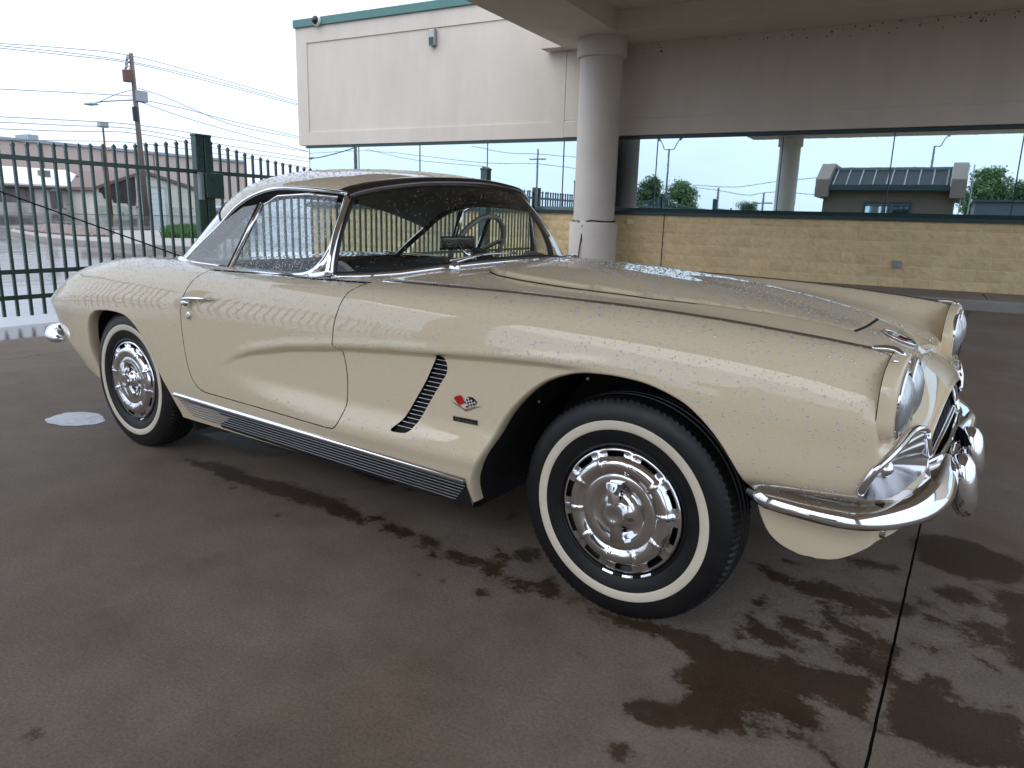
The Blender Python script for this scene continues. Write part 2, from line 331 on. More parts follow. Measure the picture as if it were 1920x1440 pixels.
# ---- concrete apron under the canopy: slabs with open joints
WETPOLY = [
 [(1253,1262),(1290,1235),(1340,1222),(1400,1225),(1470,1240),(1560,1252),(1655,1275),(1630,1360),(1590,1350),(1545,1320),(1510,1305),(1540,1345),(1545,1368),(1500,1365),(1440,1340),(1400,1345),(1375,1362),(1355,1390),(1310,1375),(1260,1372),(1215,1360),(1190,1340),(1183,1318),(1195,1308),(1235,1312),(1275,1308),(1290,1290)],
 [(1060,1132),(1120,1150),(1200,1162),(1260,1168),(1320,1188),(1390,1225),(1300,1245),(1250,1205),(1180,1182),(1110,1165)],
 [(1665,1270),(1720,1275),(1790,1310),(1920,1330),(1960,1460),(1850,1450),(1760,1415),(1690,1385),(1640,1370)],
 [(1850,1105),(1990,1110),(1990,1280),(1880,1245),(1880,1160)],
 [(1740,1100),(1790,1095),(1850,1120),(1850,1140),(1780,1130)],
 [(1395,1050),(1460,1068),(1490,1088),(1570,1096),(1640,1126),(1690,1165),(1660,1168),(1580,1136),(1500,1114),(1445,1088)],
 [(1700,1000),(1800,1005),(1930,1055),(1930,1092),(1820,1092),(1720,1052)],
 [(1560,1036),(1680,1058),(1690,1078),(1600,1062)],
 [(1700,1148),(1760,1160),(1830,1185),(1870,1210),(1830,1200),(1770,1180)],
 [(1690,1190),(1740,1200),(1790,1225),(1760,1232),(1715,1212)],
 [(370,812),(440,808),(520,838),(560,852),(470,856)],
 [(330,860),(420,866),(480,895),(560,908),(640,938),(705,978),(680,985),(600,958),(500,928),(420,898)],
 [(640,880),(700,872),(760,900),(740,915)],
 [(1530,1125),(1580,1130),(1600,1150),(1560,1162),(1535,1150)],
 [(1395,1182),(1450,1180),(1500,1205),(1490,1222),(1440,1212),(1400,1198)],
 [(1450,1150),(1500,1148),(1530,1180),(1560,1195),(1520,1208),(1480,1185)],
]
WETBLOB = [(1430,1128,.035),(1425,1186,.05),(1600,1180,.055),(1590,1225,.05),(1660,1215,.05),(1690,1140,.05),(1740,1130,.03),(1165,1412,.045),(1090,1233,.018),(1590,1440,.03),(1425,1395,.02),
 (780,1078,.025),(830,1088,.024),(800,1015,.035),(850,1040,.045),(895,1055,.05),(925,1070,.04),(958,1090,.035),(915,1050,.03),(1000,1100,.04),(1030,1108,.05),(760,1003,.04),(735,990,.05),(905,1112,.03),(870,1050,.035),(890,930,.03),(970,965,.03),(845,915,.025),(60,1380,.03),(990,1040,.06),(820,1040,.03),
 (520,965,.02),(1750,1280,.05),(1640,1250,.06),(1480,1245,.05)]
_rb = np.random.default_rng(21)
for pts_, n_, j_ in (([(330, 862), (480, 905), (640, 945), (760, 1000), (900, 1055), (1040, 1105), (1180, 1165)], 120, 13), ([(1400, 1060), (1560, 1105), (1690, 1160)], 60, 16), ([(1690, 1140), (1800, 1170), (1900, 1230)], 50, 22), ([(1380, 1180), (1560, 1190), (1680, 1220)], 60, 28), ([(1200, 1330), (1400, 1380), (1560, 1370)], 45, 16), ([(640, 880), (850, 930), (980, 970)], 26, 16)):
    for k_ in range(n_):
        t_ = _rb.uniform(0, len(pts_)-1.001); i_ = int(t_); u_ = t_-i_; WETBLOB.append((pts_[i_][0]*(1-u_)+pts_[i_+1][0]*u_+_rb.normal(0, j_*1.3), pts_[i_][1]*(1-u_)+pts_[i_+1][1]*u_+_rb.normal(0, j_), float(_rb.uniform(.004, .028))))
wp = [[tuple(on_z(q)[:2]) for q in poly] for poly in WETPOLY]
wb = [(*on_z((a, c))[:2], r) for a, c, r in WETBLOB]
def vnoise(X, Y, s, seed):
    r = np.random.default_rng(seed).random((256, 256)); x = X*s; y = Y*s; i = np.floor(x).astype(int); j = np.floor(y).astype(int); u = smooth01(x-i); v = smooth01(y-j)
    g = lambda a, c: r[a % 256, c % 256]
    return (g(i, j)*(1-u)+g(i+1, j)*u)*(1-v)+(g(i, j+1)*(1-u)+g(i+1, j+1)*u)*v
def wet_field(X, Y):
    w = np.zeros(X.shape)
    n = vnoise(X, Y, 9, 1)-.5+.6*(vnoise(X, Y, 22, 2)-.5)
    near = (X > -5) & (X < 4) & (Y > -3) & (Y < 5)
    Xn, Yn = X[near], Y[near]; wn_ = np.zeros(Xn.shape)
    for poly in wp:
        d = polydist(poly, Xn, Yn); s = np.where(inside(poly, Xn, Yn), d, -d); wn_ = np.maximum(wn_, np.clip(.5+s/.13, 0, .85))
    for x, y, r in wb: wn_ = np.maximum(wn_, np.clip(.5+(r-np.hypot(Xn-x, Yn-y))/.085, 0, .75))
    w[near] = wn_
    # drops that fall from the car's edges
    d = np.hypot(X-.17, (Y+1.17)*1.6); w = np.maximum(w, np.clip(1.25-d/.06*.5, 0, 1.2)*(d < .075))
    return w+.10*n*(w > .02)
JX = lambda y: .67+.047*(y+.24)+.0009*math.sin(y*41)*math.sin(y*17+1)
pav = empty('pavement', (0, 0, 0)); struct(pav)
def slab(xa, xb, y0, y1, cell=.045, top=0.):
    ny = max(2, int((y1-y0)/cell)); yy = np.linspace(y0, y1, ny)
    x0 = np.array([xa(y) if callable(xa) else xa for y in yy]); x1 = np.array([xb(y) if callable(xb) else xb for y in yy])
    nx = max(2, int((x1[0]-x0[0])/cell)); t = np.linspace(0, 1, nx)
    X = x0[:, None]*(1-t)+x1[:, None]*t; Y = np.repeat(yy[:, None], nx, 1)
    Z = np.full(X.shape, top)+.0012*(vnoise(X, Y, 1.3, 5)-.5)
    e = .006; edge = np.minimum.reduce([X-x0[:, None], x1[:, None]-X, Y-y0, y1-Y])
    V = np.stack([X, Y, Z], -1)
    g = Geo().grid(V, flip=True)
    # slab edges going down into the joint
    b = [(i, 0) for i in range(ny)]+[(ny-1, j) for j in range(1, nx)]+[(i, nx-1) for i in range(ny-2, -1, -1)]+[(0, j) for j in range(nx-2, 0, -1)]
    n0 = len(g.v); ring = [g.v[i*nx+j] for i, j in b]; g.v += [(p[0], p[1], -.011) for p in ring]
    for k in range(len(b)):
        k2 = (k+1) % len(b); i, j = b[k]; i2, j2 = b[k2]; g.f.append((i*nx+j, i2*nx+j2, n0+k2, n0+k))
    o = mesh_obj('slab', g.v, g.f, M['conc'], pav); auto_smooth(o, 40)
    A = np.array(g.v); w = wet_field(A[:, 0], A[:, 1])
    at = o.data.attributes.new('wet', 'FLOAT', 'POINT'); at.data.foreach_set('value', w.astype(np.float32))
    ou = np.clip(.5+(-6.12-A[:, 0])/.5, 0, 1); at = o.data.attributes.new('outside', 'FLOAT', 'POINT'); at.data.foreach_set('value', ou.astype(np.float32))
    return o
GAP = .0075
slab(-5.30+GAP, lambda y: JX(y)-GAP/2, -2.9, 4.55)
slab(lambda y: JX(y)+GAP/2, 5.2, -2.9, 4.55)
slab(-5.30+GAP, lambda y: JX(y)-GAP/2, 4.55+GAP, 9.99, .12)
slab(lambda y: JX(y)+GAP/2, 5.2, 4.55+GAP, 9.99, .12)
slab(-6.9, -5.30, -2.9, 4.55, .06)
slab(-6.9, -5.30, 4.55+GAP, 9.99, .15)
slab(-6.9, -5.30, -8, -2.9-GAP, .2); slab(-5.30+GAP, lambda y: JX(y)-GAP/2, -8, -2.9-GAP, .2); slab(lambda y: JX(y)+GAP/2, 5.2, -8, -2.9-GAP, .2)
slab(5.2+GAP, 11, -8, 9.99, .25); slab(-6.9, 26, -24, -8-GAP, .5)  # outer apron, out of view, widened to bounce more daylight under the canopy
o = box('joint_filler', -6.88, 10.98, -7.9, 9.98, -.0105, -.0075, M['black'], pav)
# raised walk and kerb in front of the wall
struct(box('kerb', -6.9, 11, 9.995, 10.15, -.02, .15, M['kerb'], bevel=.02))
walk = empty('sidewalk', (0, 0, 0)); struct(walk)
for i in range(9):
    x0 = -6.9+i*2.0+.28; box('walk_slab', max(x0, -6.9), x0+1.99, 10.155, WALL-.005, -.02, .149, M['walk'], walk, bevel=.006)
# shallow soapy puddle behind the rear wheel
c = on_z((143, 786)); th = np.linspace(0, 2*np.pi, 48, endpoint=False)
rr = 1+.05*np.sin(3*th+1)+.03*np.sin(5*th)+.025*np.sin(11*th+2)
pp = [(c[0]+.17*r*math.cos(t)*1.0, c[1]+.125*r*math.sin(t), 0) for r, t in zip(rr, th)]
foam = mat('soapy_water', (.52, .52, .55), .16, noise=(26, .22), space='World', bump=(70, .18, .004))
v = [(p[0], p[1], .0025) for p in pp]+[(c[0]+(p[0]-c[0])*.85, c[1]+(p[1]-c[1])*.85, .005) for p in pp]+[(c[0], c[1], .0055)]
n = 48; f = [(i, (i+1) % n, n+(i+1) % n, n+i) for i in range(n)]+[(n+i, n+(i+1) % n, 2*n) for i in range(n)]
pud = mesh_obj('puddle', v, f, foam, smooth=True); struct(pud)

# ================================================================== SHOWROOM BUILDING
bld = empty('showroom_building', (-5, WALL, 0)); tag(bld, 'long showroom with pale stucco fascia, mirrored window band and yellow block base', 'building')
def bp(o): o.parent = bld; o.matrix_parent_inverse = Matrix.Translation((5, -WALL, 0)); return o
X0, X1 = -13.93, 9.0
# stucco: the fascia band above the windows, in three planes with a recessed field on the left panel
def stucco_panel(x0, x1, z0, z1, field=None):
    g = Geo(); y = WALL
    if field is None: g.box(x0, x1, y, y+.35, z0, z1); return bp(g.obj('stucco_panel', M['stucco'], bevel=.012))
    a, b_, c_, d_ = field; g.box(x0, a, y, y+.35, z0, z1); g.box(b_, x1, y, y+.35, z0, z1); g.box(a, b_, y, y+.35, z0, c_); g.box(a, b_, y, y+.35, d_, z1)
    g.box(a-.01, b_+.01, y+.025, y+.36, c_-.01, d_+.01); return bp(g.obj('stucco_panel', M['stucco']))
stucco_panel(X0, -6.42, 2.785, 5.56, (-13.57, -6.75, 3.095, 5.20))
g = Geo().box(-6.408, X1, WALL, WALL+.35, 3.13, 5.56); bp(g.obj('stucco_panel', M['stucco']))
g = Geo().box(-6.408, X1, WALL-.022, WALL+.35, 2.785, 3.105); bp(g.obj('stucco_band', M['stucco'], bevel=.012))
bp(box('reveal_strip', -6.408, X1, WALL+.012, WALL+.3, 3.105, 3.13, M['soffit']))
bp(box('coping', X0-.04, X1, WALL-.05, WALL+.40, 5.56, 5.745, M['coping'], bevel=.01))
bp(box('side_wall', X0+.002, X0+.30, WALL+.352, WALL+14, 2.785, 5.55, M['stucco']))
bp(box('roof', X0+.3, X1, WALL+.36, WALL+14, 5.35, 5.45, M['soffit']))
# window band: frame, panes with their own slight tilt
glassm = mat('mirror_glass', (.66, .79, .83), .012, 1.0, bump=(1.1, .010, .02), space='World')
GX0 = -13.62
g = Geo().box(GX0-.1, X1, WALL+.02, WALL+.12, 2.715, 2.783); bp(g.obj('window_head', M['trim'], bevel=.006))
g = Geo().prism([(WALL-.055, 1.262), (WALL-.055, 1.325), (WALL-.02, 1.335), (WALL+.02, 1.395), (WALL+.12, 1.395), (WALL+.12, 1.262)], 'x', GX0-.1, X1); bp(g.obj('window_sill', M['trim']))
mull = [GX0, -11.98, -10.13, -8.28, -6.41, -4.38, -2.03, -.24, 1.58, 3.4, 5.2, 7.0, X1]
tilts = [0, .1, -.15, .2, -.1, .05, .12, -.22, .18, .1, -.1, 0]
for i in range(len(mull)-1):
    a, b_ = mull[i]+.008, mull[i+1]-.008; t = math.radians(tilts[i])*.6; h = (b_-a)/2
    v = [(a, WALL+.04-h*t, 1.39), (b_, WALL+.04+h*t, 1.39), (b_, WALL+.04+h*t, 2.72), (a, WALL+.04-h*t, 2.72)]
    v += [(p[0], p[1]+.012, p[2]) for p in v]
    bp(mesh_obj('window_pane', v, [(0, 1, 2, 3), (7, 6, 5, 4), (0, 4, 5, 1), (1, 5, 6, 2), (2, 6, 7, 3), (3, 7, 4, 0)], glassm))
    if i: bp(box('mullion', mull[i]-.009, mull[i]+.009, WALL+.03, WALL+.10, 1.39, 2.72, M['trim']))
bp(box('glass_return', GX0-.02, GX0, WALL+.03, WALL+13, 1.27, 2.78, glassm))
bp(box('back_wall', GX0+.02, X1, WALL+.5, WALL+.6, .0, 5.3, M['soffit']))
# split-face block base
BL, BH = .4064, .2032
bp(box('mortar_bed', GX0, X1, WALL+.012, WALL+.3, .0, 1.262, M['mortar']))
def block_mesh(seed, w, h):
    r = np.random.default_rng(seed); nx, nz = 6, 3; w2, h2 = w-.015, h-.015
    V = np.zeros((nx+1, nz+1, 3))
    for i in range(nx+1):
        for j in range(nz+1):
            e = (i in (0, nx)) or (j in (0, nz)); V[i, j] = (i/nx*w2+.0075, (.0 if e else -r.uniform(.002, .014)), j/nz*h2+.0075)
    V[..., 1] -= .004
    g = Geo().grid(V, flip=True); b = [(i, 0) for i in range(nx+1)]+[(nx, j) for j in range(1, nz+1)]+[(i, nz) for i in range(nx-1, -1, -1)]+[(0, j) for j in range(nz-1, 0, -1)]
    n0 = len(g.v); idx = [i*(nz+1)+j for i, j in b]; g.v += [(g.v[k][0], .02, g.v[k][2]) for k in idx]
    for k in range(len(idx)): k2 = (k+1) % len(idx); g.f.append((idx[k], n0+k, n0+k2, idx[k2]))
    me = bpy.data.meshes.new('block'); me.from_pydata(g.v, [], g.f); bm = bmesh.new(); bm.from_mesh(me); bmesh.ops.recalc_face_normals(bm, faces=bm.faces); bm.to_mesh(me); bm.free(); me.materials.append(M['block']); return me
bm_full = [block_mesh(k, BL, BH) for k in range(6)]; bm_half = [block_mesh(20+k, BL/2, BH) for k in range(2)]
Z0 = 1.262-6*BH+.05; rest = Geo()
for c_ in range(6):
    z = Z0+c_*BH; hh = BH if c_ < 5 else 1.262-z
    x = GX0+.01; k = 0
    if c_ % 2: seq_half = True
    else: seq_half = False
    first = True
    while x < X1-.3:
        half = first and seq_half; first = False; w = BL/2 if half else BL
        me = random.choice(bm_half if half else bm_full)
        if x < 3.1:
            o = bpy.data.objects.new('block', me); COL.objects.link(o); o.location = (x+5, .008, z); o.scale = (1, 1, hh/BH); o.parent = bld
            if c_ == 5: o.scale = (1, 1, (1.262-z)/BH)
        else:
            rest.add([(q.co.x+x, q.co.y+WALL+.008, q.co.z*hh/BH+z) for q in me.vertices], [tuple(p.vertices) for p in me.polygons])
        x += w
bp(rest.obj('block_remainder', M['block'], kind='stuff'))
# control joint, socket box, junction box, wall lamp, camera
bp(box('control_joint', -4.135, -4.123, WALL-.012, WALL+.01, .15, 1.26, M['seal']))
g = Geo().box(.015, .125, WALL-.045, WALL, .47, .60).box(.04, .10, WALL-.06, WALL-.045, .495, .575); bp(g.obj('socket_box', M['steel'], bevel=.006))
q = on_y((1182, 416), WALL-.04); bp(box('junction_box', q[0]-.07, q[0]+.07, WALL-.06, WALL, q[2]-.05, q[2]+.05, M['mortar'], bevel=.01))
q = on_y((813, 71), WALL); lm = bp(Geo().box(q[0]-.08, q[0]+.08, WALL-.09, WALL+.03, q[2]-.17, q[2]+.17).obj('wall_lamp', M['steel'], bevel=.015))
bp(box('lamp_lens', q[0]-.06, q[0]+.06, WALL-.097, WALL-.088, q[2]-.15, q[2]-.0, M['trim']))
# dome camera on the coping
q = on_y((592, 38), WALL-.1)
cm = empty('security_camera', (q[0], WALL-.05, q[2])); tag(cm, 'white dome security camera fixed to the green roof coping', 'camera')
def lathe_pts(prof, seg, axis='y'):
    V = []; F = []
    for i, (r, o_) in enumerate(prof):
        for k in range(seg):
            t = 2*math.pi*k/seg
            V.append((r*math.cos(t), o_, r*math.sin(t)) if axis == 'y' else (r*math.cos(t), r*math.sin(t), o_))
    for i in range(len(prof)-1):
        for k in range(seg): F.append((i*seg+k, i*seg+(k+1) % seg, (i+1)*seg+(k+1) % seg, (i+1)*seg+k))
    return V, F
V, F = lathe_pts([(.0, 0), (.12, 0), (.12, -.06), (.10, -.075)], 24); Geo().add(V, F).obj('housing', M['white'], cm, ang=40)
V, F = lathe_pts([(.085, -.075), (.08, -.11), (.05, -.14), (.0, -.15)], 20); Geo().add(V, F).obj('dome', M['seal'], cm, smooth=True)

# ================================================================== CANOPY
can = empty('canopy', (0, 3, 4.47)); tag(can, 'wide stucco drive-through canopy with deep perimeter beams over the car', 'canopy')
def cp(o): o.parent = can; o.matrix_parent_inverse = Matrix.Translation((0, -3, -4.47)); return o
CX0, CX1, CY0, CY1 = -6.38, 4.35, -5.7, WALL-.003; SZ = 4.47
def beam(x0, x1, y0, y1): return cp(box('beam', x0, x1, y0, y1, SZ, SZ+1.25, M['soffit'], bevel=.012))
beam(CX0, -4.93, CY0, 10.70); beam(2.90, CX1, CY0, 10.70); beam(CX0, CX1, 10.703, CY1); beam(-4.927, 2.897, CY0, -4.4)
for i in range(3):
    for j in range(4):
        xa = -4.926+i*2.609; ya = -4.397+j*3.775
        cp(box('ceiling_panel', xa+.003, xa+2.603, ya+.003, ya+3.769, SZ+.36, SZ+.40, M['soffit']))
cp(box('roof_deck', CX0+.05, CX1-.05, CY0+.05, CY1, SZ+1.25, SZ+1.35, M['soffit']))
cp(box('wall_bracket', -6.86, CX0-.003, 11.42, WALL-.004, SZ, SZ+.30, M['stucco'], bevel=.01))
fl_ = Geo(); rf = np.random.default_rng(5)
for k in range(90):
    x = rf.uniform(-4.9, 2.2) if k < 60 else rf.normal(.2, .8); z = SZ-.01-abs(rf.normal(0, .09)); s_ = rf.uniform(.004, .016)*(1.6 if k % 9 == 0 else 1)
    fl_.add([(x-s_, WALL-.001, z), (x+s_*rf.uniform(.4, 1.2), WALL-.001, z+s_*rf.uniform(-.4, .4)), (x+s_*.2, WALL-.012, z+s_*.4), (x, WALL-.002, z-s_*rf.uniform(.6, 2.)), (x+s_*.3, WALL-.001, z+s_)], [(0, 3, 2), (3, 1, 2), (1, 4, 2), (4, 0, 2)])
cp(fl_.obj('cobweb_flecks', M['seal'], kind='stuff'))
def column(x, y, label):
    c_ = empty('column', (x, y, 0)); tag(c_, label, 'column', 'round stucco columns of the canopy')
    V, F = lathe_pts([(.405, 1.10), (.405, 4.13)], 48, 'z'); Geo().add(V, F).obj('shaft', M['stucco2'], c_, smooth=True)
    V, F = lathe_pts([(.405, 4.12), (.465, 4.125), (.472, 4.135), (.472, 4.455), (.465, 4.469), (.0, 4.469)], 48, 'z'); Geo().add(V, F).obj('capital', M['stucco2'], c_, ang=40)
    V, F = lathe_pts([(.475, -.02), (.475, 1.07), (.465, 1.085), (.40, 1.10)], 48, 'z'); Geo().add(V, F).obj('base', M['stucco2'], c_, ang=40)
    return c_
CQ = on_z((1133, 62), SZ)
COLX, COLY = -5.40, 11.18
column(COLX, COLY, 'round stucco column with flared collar, tied with a dark bungee cord'); column(-4.80, -5.1, 'round stucco column at the open edge of the canopy, away from the wall')
column(3.62, -5.1, 'round stucco column at the open right corner of the canopy'); column(3.62, 11.18, 'round stucco column by the wall at the right end of the canopy')
# bungee cord knotted round the column
zc = 1.118
ring = [(COLX+.415*math.cos(t), COLY+.415*math.sin(t), zc+.012*math.sin(3*t)-(.07*math.exp(-((t-4.60)/.22)**2))) for t in np.linspace(0, 2*np.pi, 64, endpoint=False)]
kq = np.array([COLX+.42*math.cos(4.60), COLY+.42*math.sin(4.60), zc-.075])
cordo = empty('bungee_cord', tuple(kq)); tag(cordo, 'dark bungee cord knotted around the round column, its end hanging down', 'cord')
def rel(pts, q): return [tuple(np.array(p)-q) for p in pts]
Geo().tube(rel(ring, kq), .014, 8, closed=True).obj('loop', M['cord'], cordo, smooth=True)
tail = [kq+np.array(d) for d in ((0, -.012, .02), (.0, -.03, -.10), (.012, -.05, -.25), (-.005, -.075, -.40), (-.02, -.085, -.60), (-.035, -.085, -.78))]
Geo().tube(rel(spl(tail, 16), kq), [.024]*4+[.018]*4+[.012]*8, 8).obj('tail', M['cord'], cordo, smooth=True)
Geo().tube(rel(spl([kq+np.array(d) for d in ((-.03, -.02, .03), (.02, -.04, -.02), (-.015, -.03, -.07), (.02, -.02, -.11))], 14), kq), .02, 8).obj('knot', M['cord'], cordo, smooth=True)
Geo().tube(rel(spl([kq+np.array(d) for d in ((-.16, -.01, .075), (-.10, -.035, .06), (-.05, -.03, .03))], 8), kq), .013, 8).obj('hook', M['steel'], cordo, smooth=True)

# ================================================================== GATE AND FENCE (plane x = FX)
FX = -7.02; PK = .125
def gate_top(y):
    d = abs(y-3.34); return 1.655+.305*np.exp(-d/1.25)
def picket_mesh(h, nm='picket'):
    w = .0125; g = Geo().box(-w, w, -w, w, 0, h); n0 = len(g.v)
    g.add([(-w*1.35, -w*1.35, h-.002), (w*1.35, -w*1.35, h-.002), (w*1.35, w*1.35, h-.002), (-w*1.35, w*1.35, h-.002), (-w*1.35, -w*1.35, h+.018), (w*1.35, -w*1.35, h+.018), (w*1.35, w*1.35, h+.018), (-w*1.35, w*1.35, h+.018), (0, 0, h+.045)],
          [(3, 2, 1, 0), (0, 1, 5, 4), (1, 2, 6, 5), (2, 3, 7, 6), (3, 0, 4, 7), (4, 5, 8), (5, 6, 8), (6, 7, 8), (7, 4, 8)])
    me = bpy.data.meshes.new(nm); me.from_pydata(g.v, [], g.f); me.materials.append(M['green']); return me
PME = picket_mesh(1.0)
def pickets(parent, y0, y1, zb, top, py):
    k = 0; y = y0
    while y < y1:
        h = (top(y) if callable(top) else top)-zb-.045
        me = PME if abs(h-1) < 1e-6 else picket_mesh(h)
        o = bpy.data.objects.new('picket', me); COL.objects.link(o); o.location = (random.uniform(-.002, .002), y-py+random.uniform(-.0015, .0015), zb+random.uniform(-.004, .004)); o.rotation_euler = (random.gauss(0, .0022), random.gauss(0, .002), random.gauss(0, .03)); o.parent = parent; y += PK
def rails(parent, y0, y1, zs, py, t=.022):
    for z in zs: box('rail', -t, t, y0-py, y1-py, z-t, z+t, M['green'], parent, bevel=.003)
# left leaf
def leaf(name, y0, y1, hinge, label, pk0):
    g_ = empty(name, (FX, y0, 0)); tag(g_, label, 'gate')
    rails(g_, y0, y1, (1.56, .50, .255), y0)
    pickets(g_, pk0, y1-.05, .075, gate_top, y0)
    return g_
left = leaf('gate_leaf', -2.9, 3.22, 0, 'green steel gate leaf with a bracing cable slanting across its pickets', 1.25-33*PK+PK)
cab = [(0.03, 0.2+2.9-2.9, 1.55)]
a0, a1 = on_x((0, 360), FX), on_x((355, 487), FX); d = (a1-a0)/(a1[1]-a0[1])
pts = [a0+d*(t-a0[1]) for t in np.linspace(-.0, 3.15, 8)]
Geo().tube([(p[0]-FX+.03, p[1]+2.9, p[2]) for p in pts], .008, 6).obj('bracing_cable', M['seal'], left, smooth=True)
# meeting stiles with the latch box
Geo().box(-.045, .045, 3.225+2.9, 3.325+2.9, .06, 1.965).box(-.05, .05, 3.22+2.9, 3.33+2.9, 1.955, 1.985).obj('meeting_post', M['green'], left, bevel=.008)
right = leaf('gate_leaf', 3.36, 9.52, 0, 'green steel gate leaf carrying the square latch box, hinged near the wall', 3.46)
Geo().box(-.045, .045, -.02, .08, .06, 1.965).box(-.05, .05, -.025, .085, 1.955, 1.985).obj('meeting_post', M['green'], right, bevel=.008)
box('latch_box', .046, .13, -.09, .16, 1.26, 1.55, M['green'], right, bevel=.008); box('strike_plate', .046, .10, -.145, -.095, 1.24, 1.55, M['steel'], right, bevel=.004)
def post(y, label, h=2.0):
    p_ = empty('gate_post', (FX, y, 0)); tag(p_, label, 'post', 'square green gate posts')
    Geo().box(-.075, .075, -.075, .075, -.02, h).obj('shaft', M['green'], p_, bevel=.008)
    Geo().prism([(-.085, h), (.085, h), (.085, h+.03), (0, h+.07), (-.085, h+.03)], 'y', -.085, .085).obj('cap', M['green'], p_, bevel=.01)
post(9.68, 'square green gate post with a capped top close to the wall'); post(-3.05, 'square green gate post at the outer hinge of the bracing-cable leaf')
def panel(y0, y1, top, label):
    g_ = empty('fence_panel', (FX, y0, 0)); tag(g_, label, 'fence', 'green picket fence panels')
    rails(g_, y0, y1, (1.56, .50, .255), y0); pickets(g_, y0+.08, y1-.03, .075, top, y0)
    Geo().box(-.03, .03, y1-y0-.03, y1-y0+.03, -.01, top+.06).obj('end_post', M['green'], g_, bevel=.005)
panel(9.77, WALL-.08, 1.72, 'short green picket fence panel between the gate post and the wall')
panel(-5.6, -3.15, 1.72, 'green picket fence panel next to the outer gate post'); panel(-8.1, -5.68, 1.72, 'green picket fence panel at the edge of the apron'); panel(-10.6, -8.18, 1.72, 'green picket fence panel farthest along from the gate')

# ================================================================== ACROSS THE LOT
B = {}
B['tan'] = mat('tan_warehouse', (.58, .46, .39), .8, noise=(.12, .06), space='World'); B['whitewash'] = mat('old_white_boards', (.62, .585, .51), .8, noise=(.8, .12), space='World')  # warehouse tan lightened in place of distant rain haze
B['roof'] = mat('pale_roof_sheet', (.66, .66, .65), .6, noise=(.3, .08), space='World'); B['burnt'] = mat('burnt_opening', (.05, .043, .042), .9, noise=(1.5, .4), space='World')
B['ply'] = mat('weathered_plywood', (.16, .15, .14), .9, noise=(2, .35), scale3=(4, 4, .5), space='World'); B['door'] = mat('white_roller_door', (.62, .66, .70), .5)
B['eave'] = mat('brown_fascia', (.17, .12, .10), .8); B['grass'] = mat('wet_grass', (.06, .14, .03), .8, noise=(3, .3), space='World')
B['gravel'] = mat('river_stone', (.19, .14, .115), .6, noise=(6, .5)); B['pole'] = mat('weathered_pole', (.16, .13, .11), .85, noise=(3, .25), scale3=(6, 6, .4))
B['rust'] = mat('rusty_steel', (.17, .08, .06), .7, noise=(6, .3)); B['grey'] = mat('grey_metal', (.33, .36, .38), .45, .4); B['wire'] = mat('power_wire', (.10, .105, .115), .6)
B['carpaint'] = mat('dark_grey_paint', (.05, .06, .065), .25, coat=1)
B['found'] = mat('stained_foundation', (.50, .47, .43), .9, noise=(.9, .35), spots=(1.4, .6, (.14, .13, .12)), space='World')
# warehouse
SX = -96.
w = empty('warehouse', (SX, 75, .48)); tag(w, 'long flat-roofed tan warehouse far behind the gate', 'building')
tl, tr_ = on_x((-60, 259), SX), on_x((457, 303), SX); zt = (tl[2]+tr_[2])/2
Geo().box(-25, 0, tl[1]-75-30, tr_[1]-75, -.6, zt-.48).obj('wall', B['tan'], w)
Geo().box(-25.2, .25, tl[1]-75-30.2, tr_[1]-75+.2, zt-.48, zt-.15).obj('parapet_cap', B['grey'], w)
for k in range(7):
    yy = tl[1]-75+8+k*7.5
    if yy < tr_[1]-75-1: Geo().box(.0, .07, yy-.06, yy+.06, -.5, zt-.6).obj('wall_joint', B['eave'], w)
q0, q1 = on_x((44, 252), SX-6), on_x((65, 266), SX-6)
Geo().box(-8, -5, q0[1]-75, q1[1]-75, zt-.48, q0[2]-.48).obj('roof_unit', B['grey'], w)
# old white building with the pale roof
SX = -62.
e0, e1 = on_x((-70, 349), SX), on_x((186, 348), SX); zb, ze = .45, e0[2]*.5+e1[2]*.5; r0, r1 = on_x((62, 317), SX-5), on_x((250, 314), SX-5)
hb = empty('clapboard_building', (SX, e0[1], zb)); tag(hb, 'old white clapboard building with a pale sheet roof and boarded bays', 'building')
oy = e0[1]; L_ = e1[1]-oy
zs_ = (ze-zb)
Geo().box(-10, -.06, 0, L_, -.3, zs_).obj('wall', B['whitewash'], hb)
rz = (r0[2]-ze)
Geo().prism([(.5, zs_), (.5, zs_+.12), (-5, zs_+rz+.1), (-10.4, zs_+.1), (-10.4, zs_), (-5, zs_+rz)], 'y', -.4, L_+.2).obj('roof', B['roof'], hb)
Geo().box(.30, .52, -.4, L_+.2, zs_-.14, zs_-.003).obj('fascia_board', B['eave'], hb)
zf = .75
Geo().box(-.05, .06, 0, L_, -.3, zf).obj('foundation', B['found'], hb)
nb = 11
yA = on_x((64, 360), SX)[1]-oy
for k in range(nb):
    z0 = zf+k*(zs_-.16-zf)/nb; z1 = zf+(k+1)*(zs_-.16-zf)/nb
    Geo().add([(-.05, yA, z0), (.035, yA, z0), (-.02, yA, z1), (-.05, yA, z1), (-.05, L_, z0), (.035, L_, z0), (-.02, L_, z1), (-.05, L_, z1)], [(0, 3, 2, 1), (4, 5, 6, 7), (1, 2, 6, 5), (0, 1, 5, 4), (2, 3, 7, 6)]).obj('siding_board', B['whitewash'], hb)
yb0 = 0.
for k in range(8):
    a_ = yA*k/8; Geo().box(-.05, .05+.01*(k % 2), a_+.01, a_+yA/8-.01, zf, zs_-.16).obj('plywood_sheet', B['ply'], hb)
d0, d1 = on_x((93, 352), SX+.1)[1]-oy, on_x((115, 352), SX+.1)[1]-oy
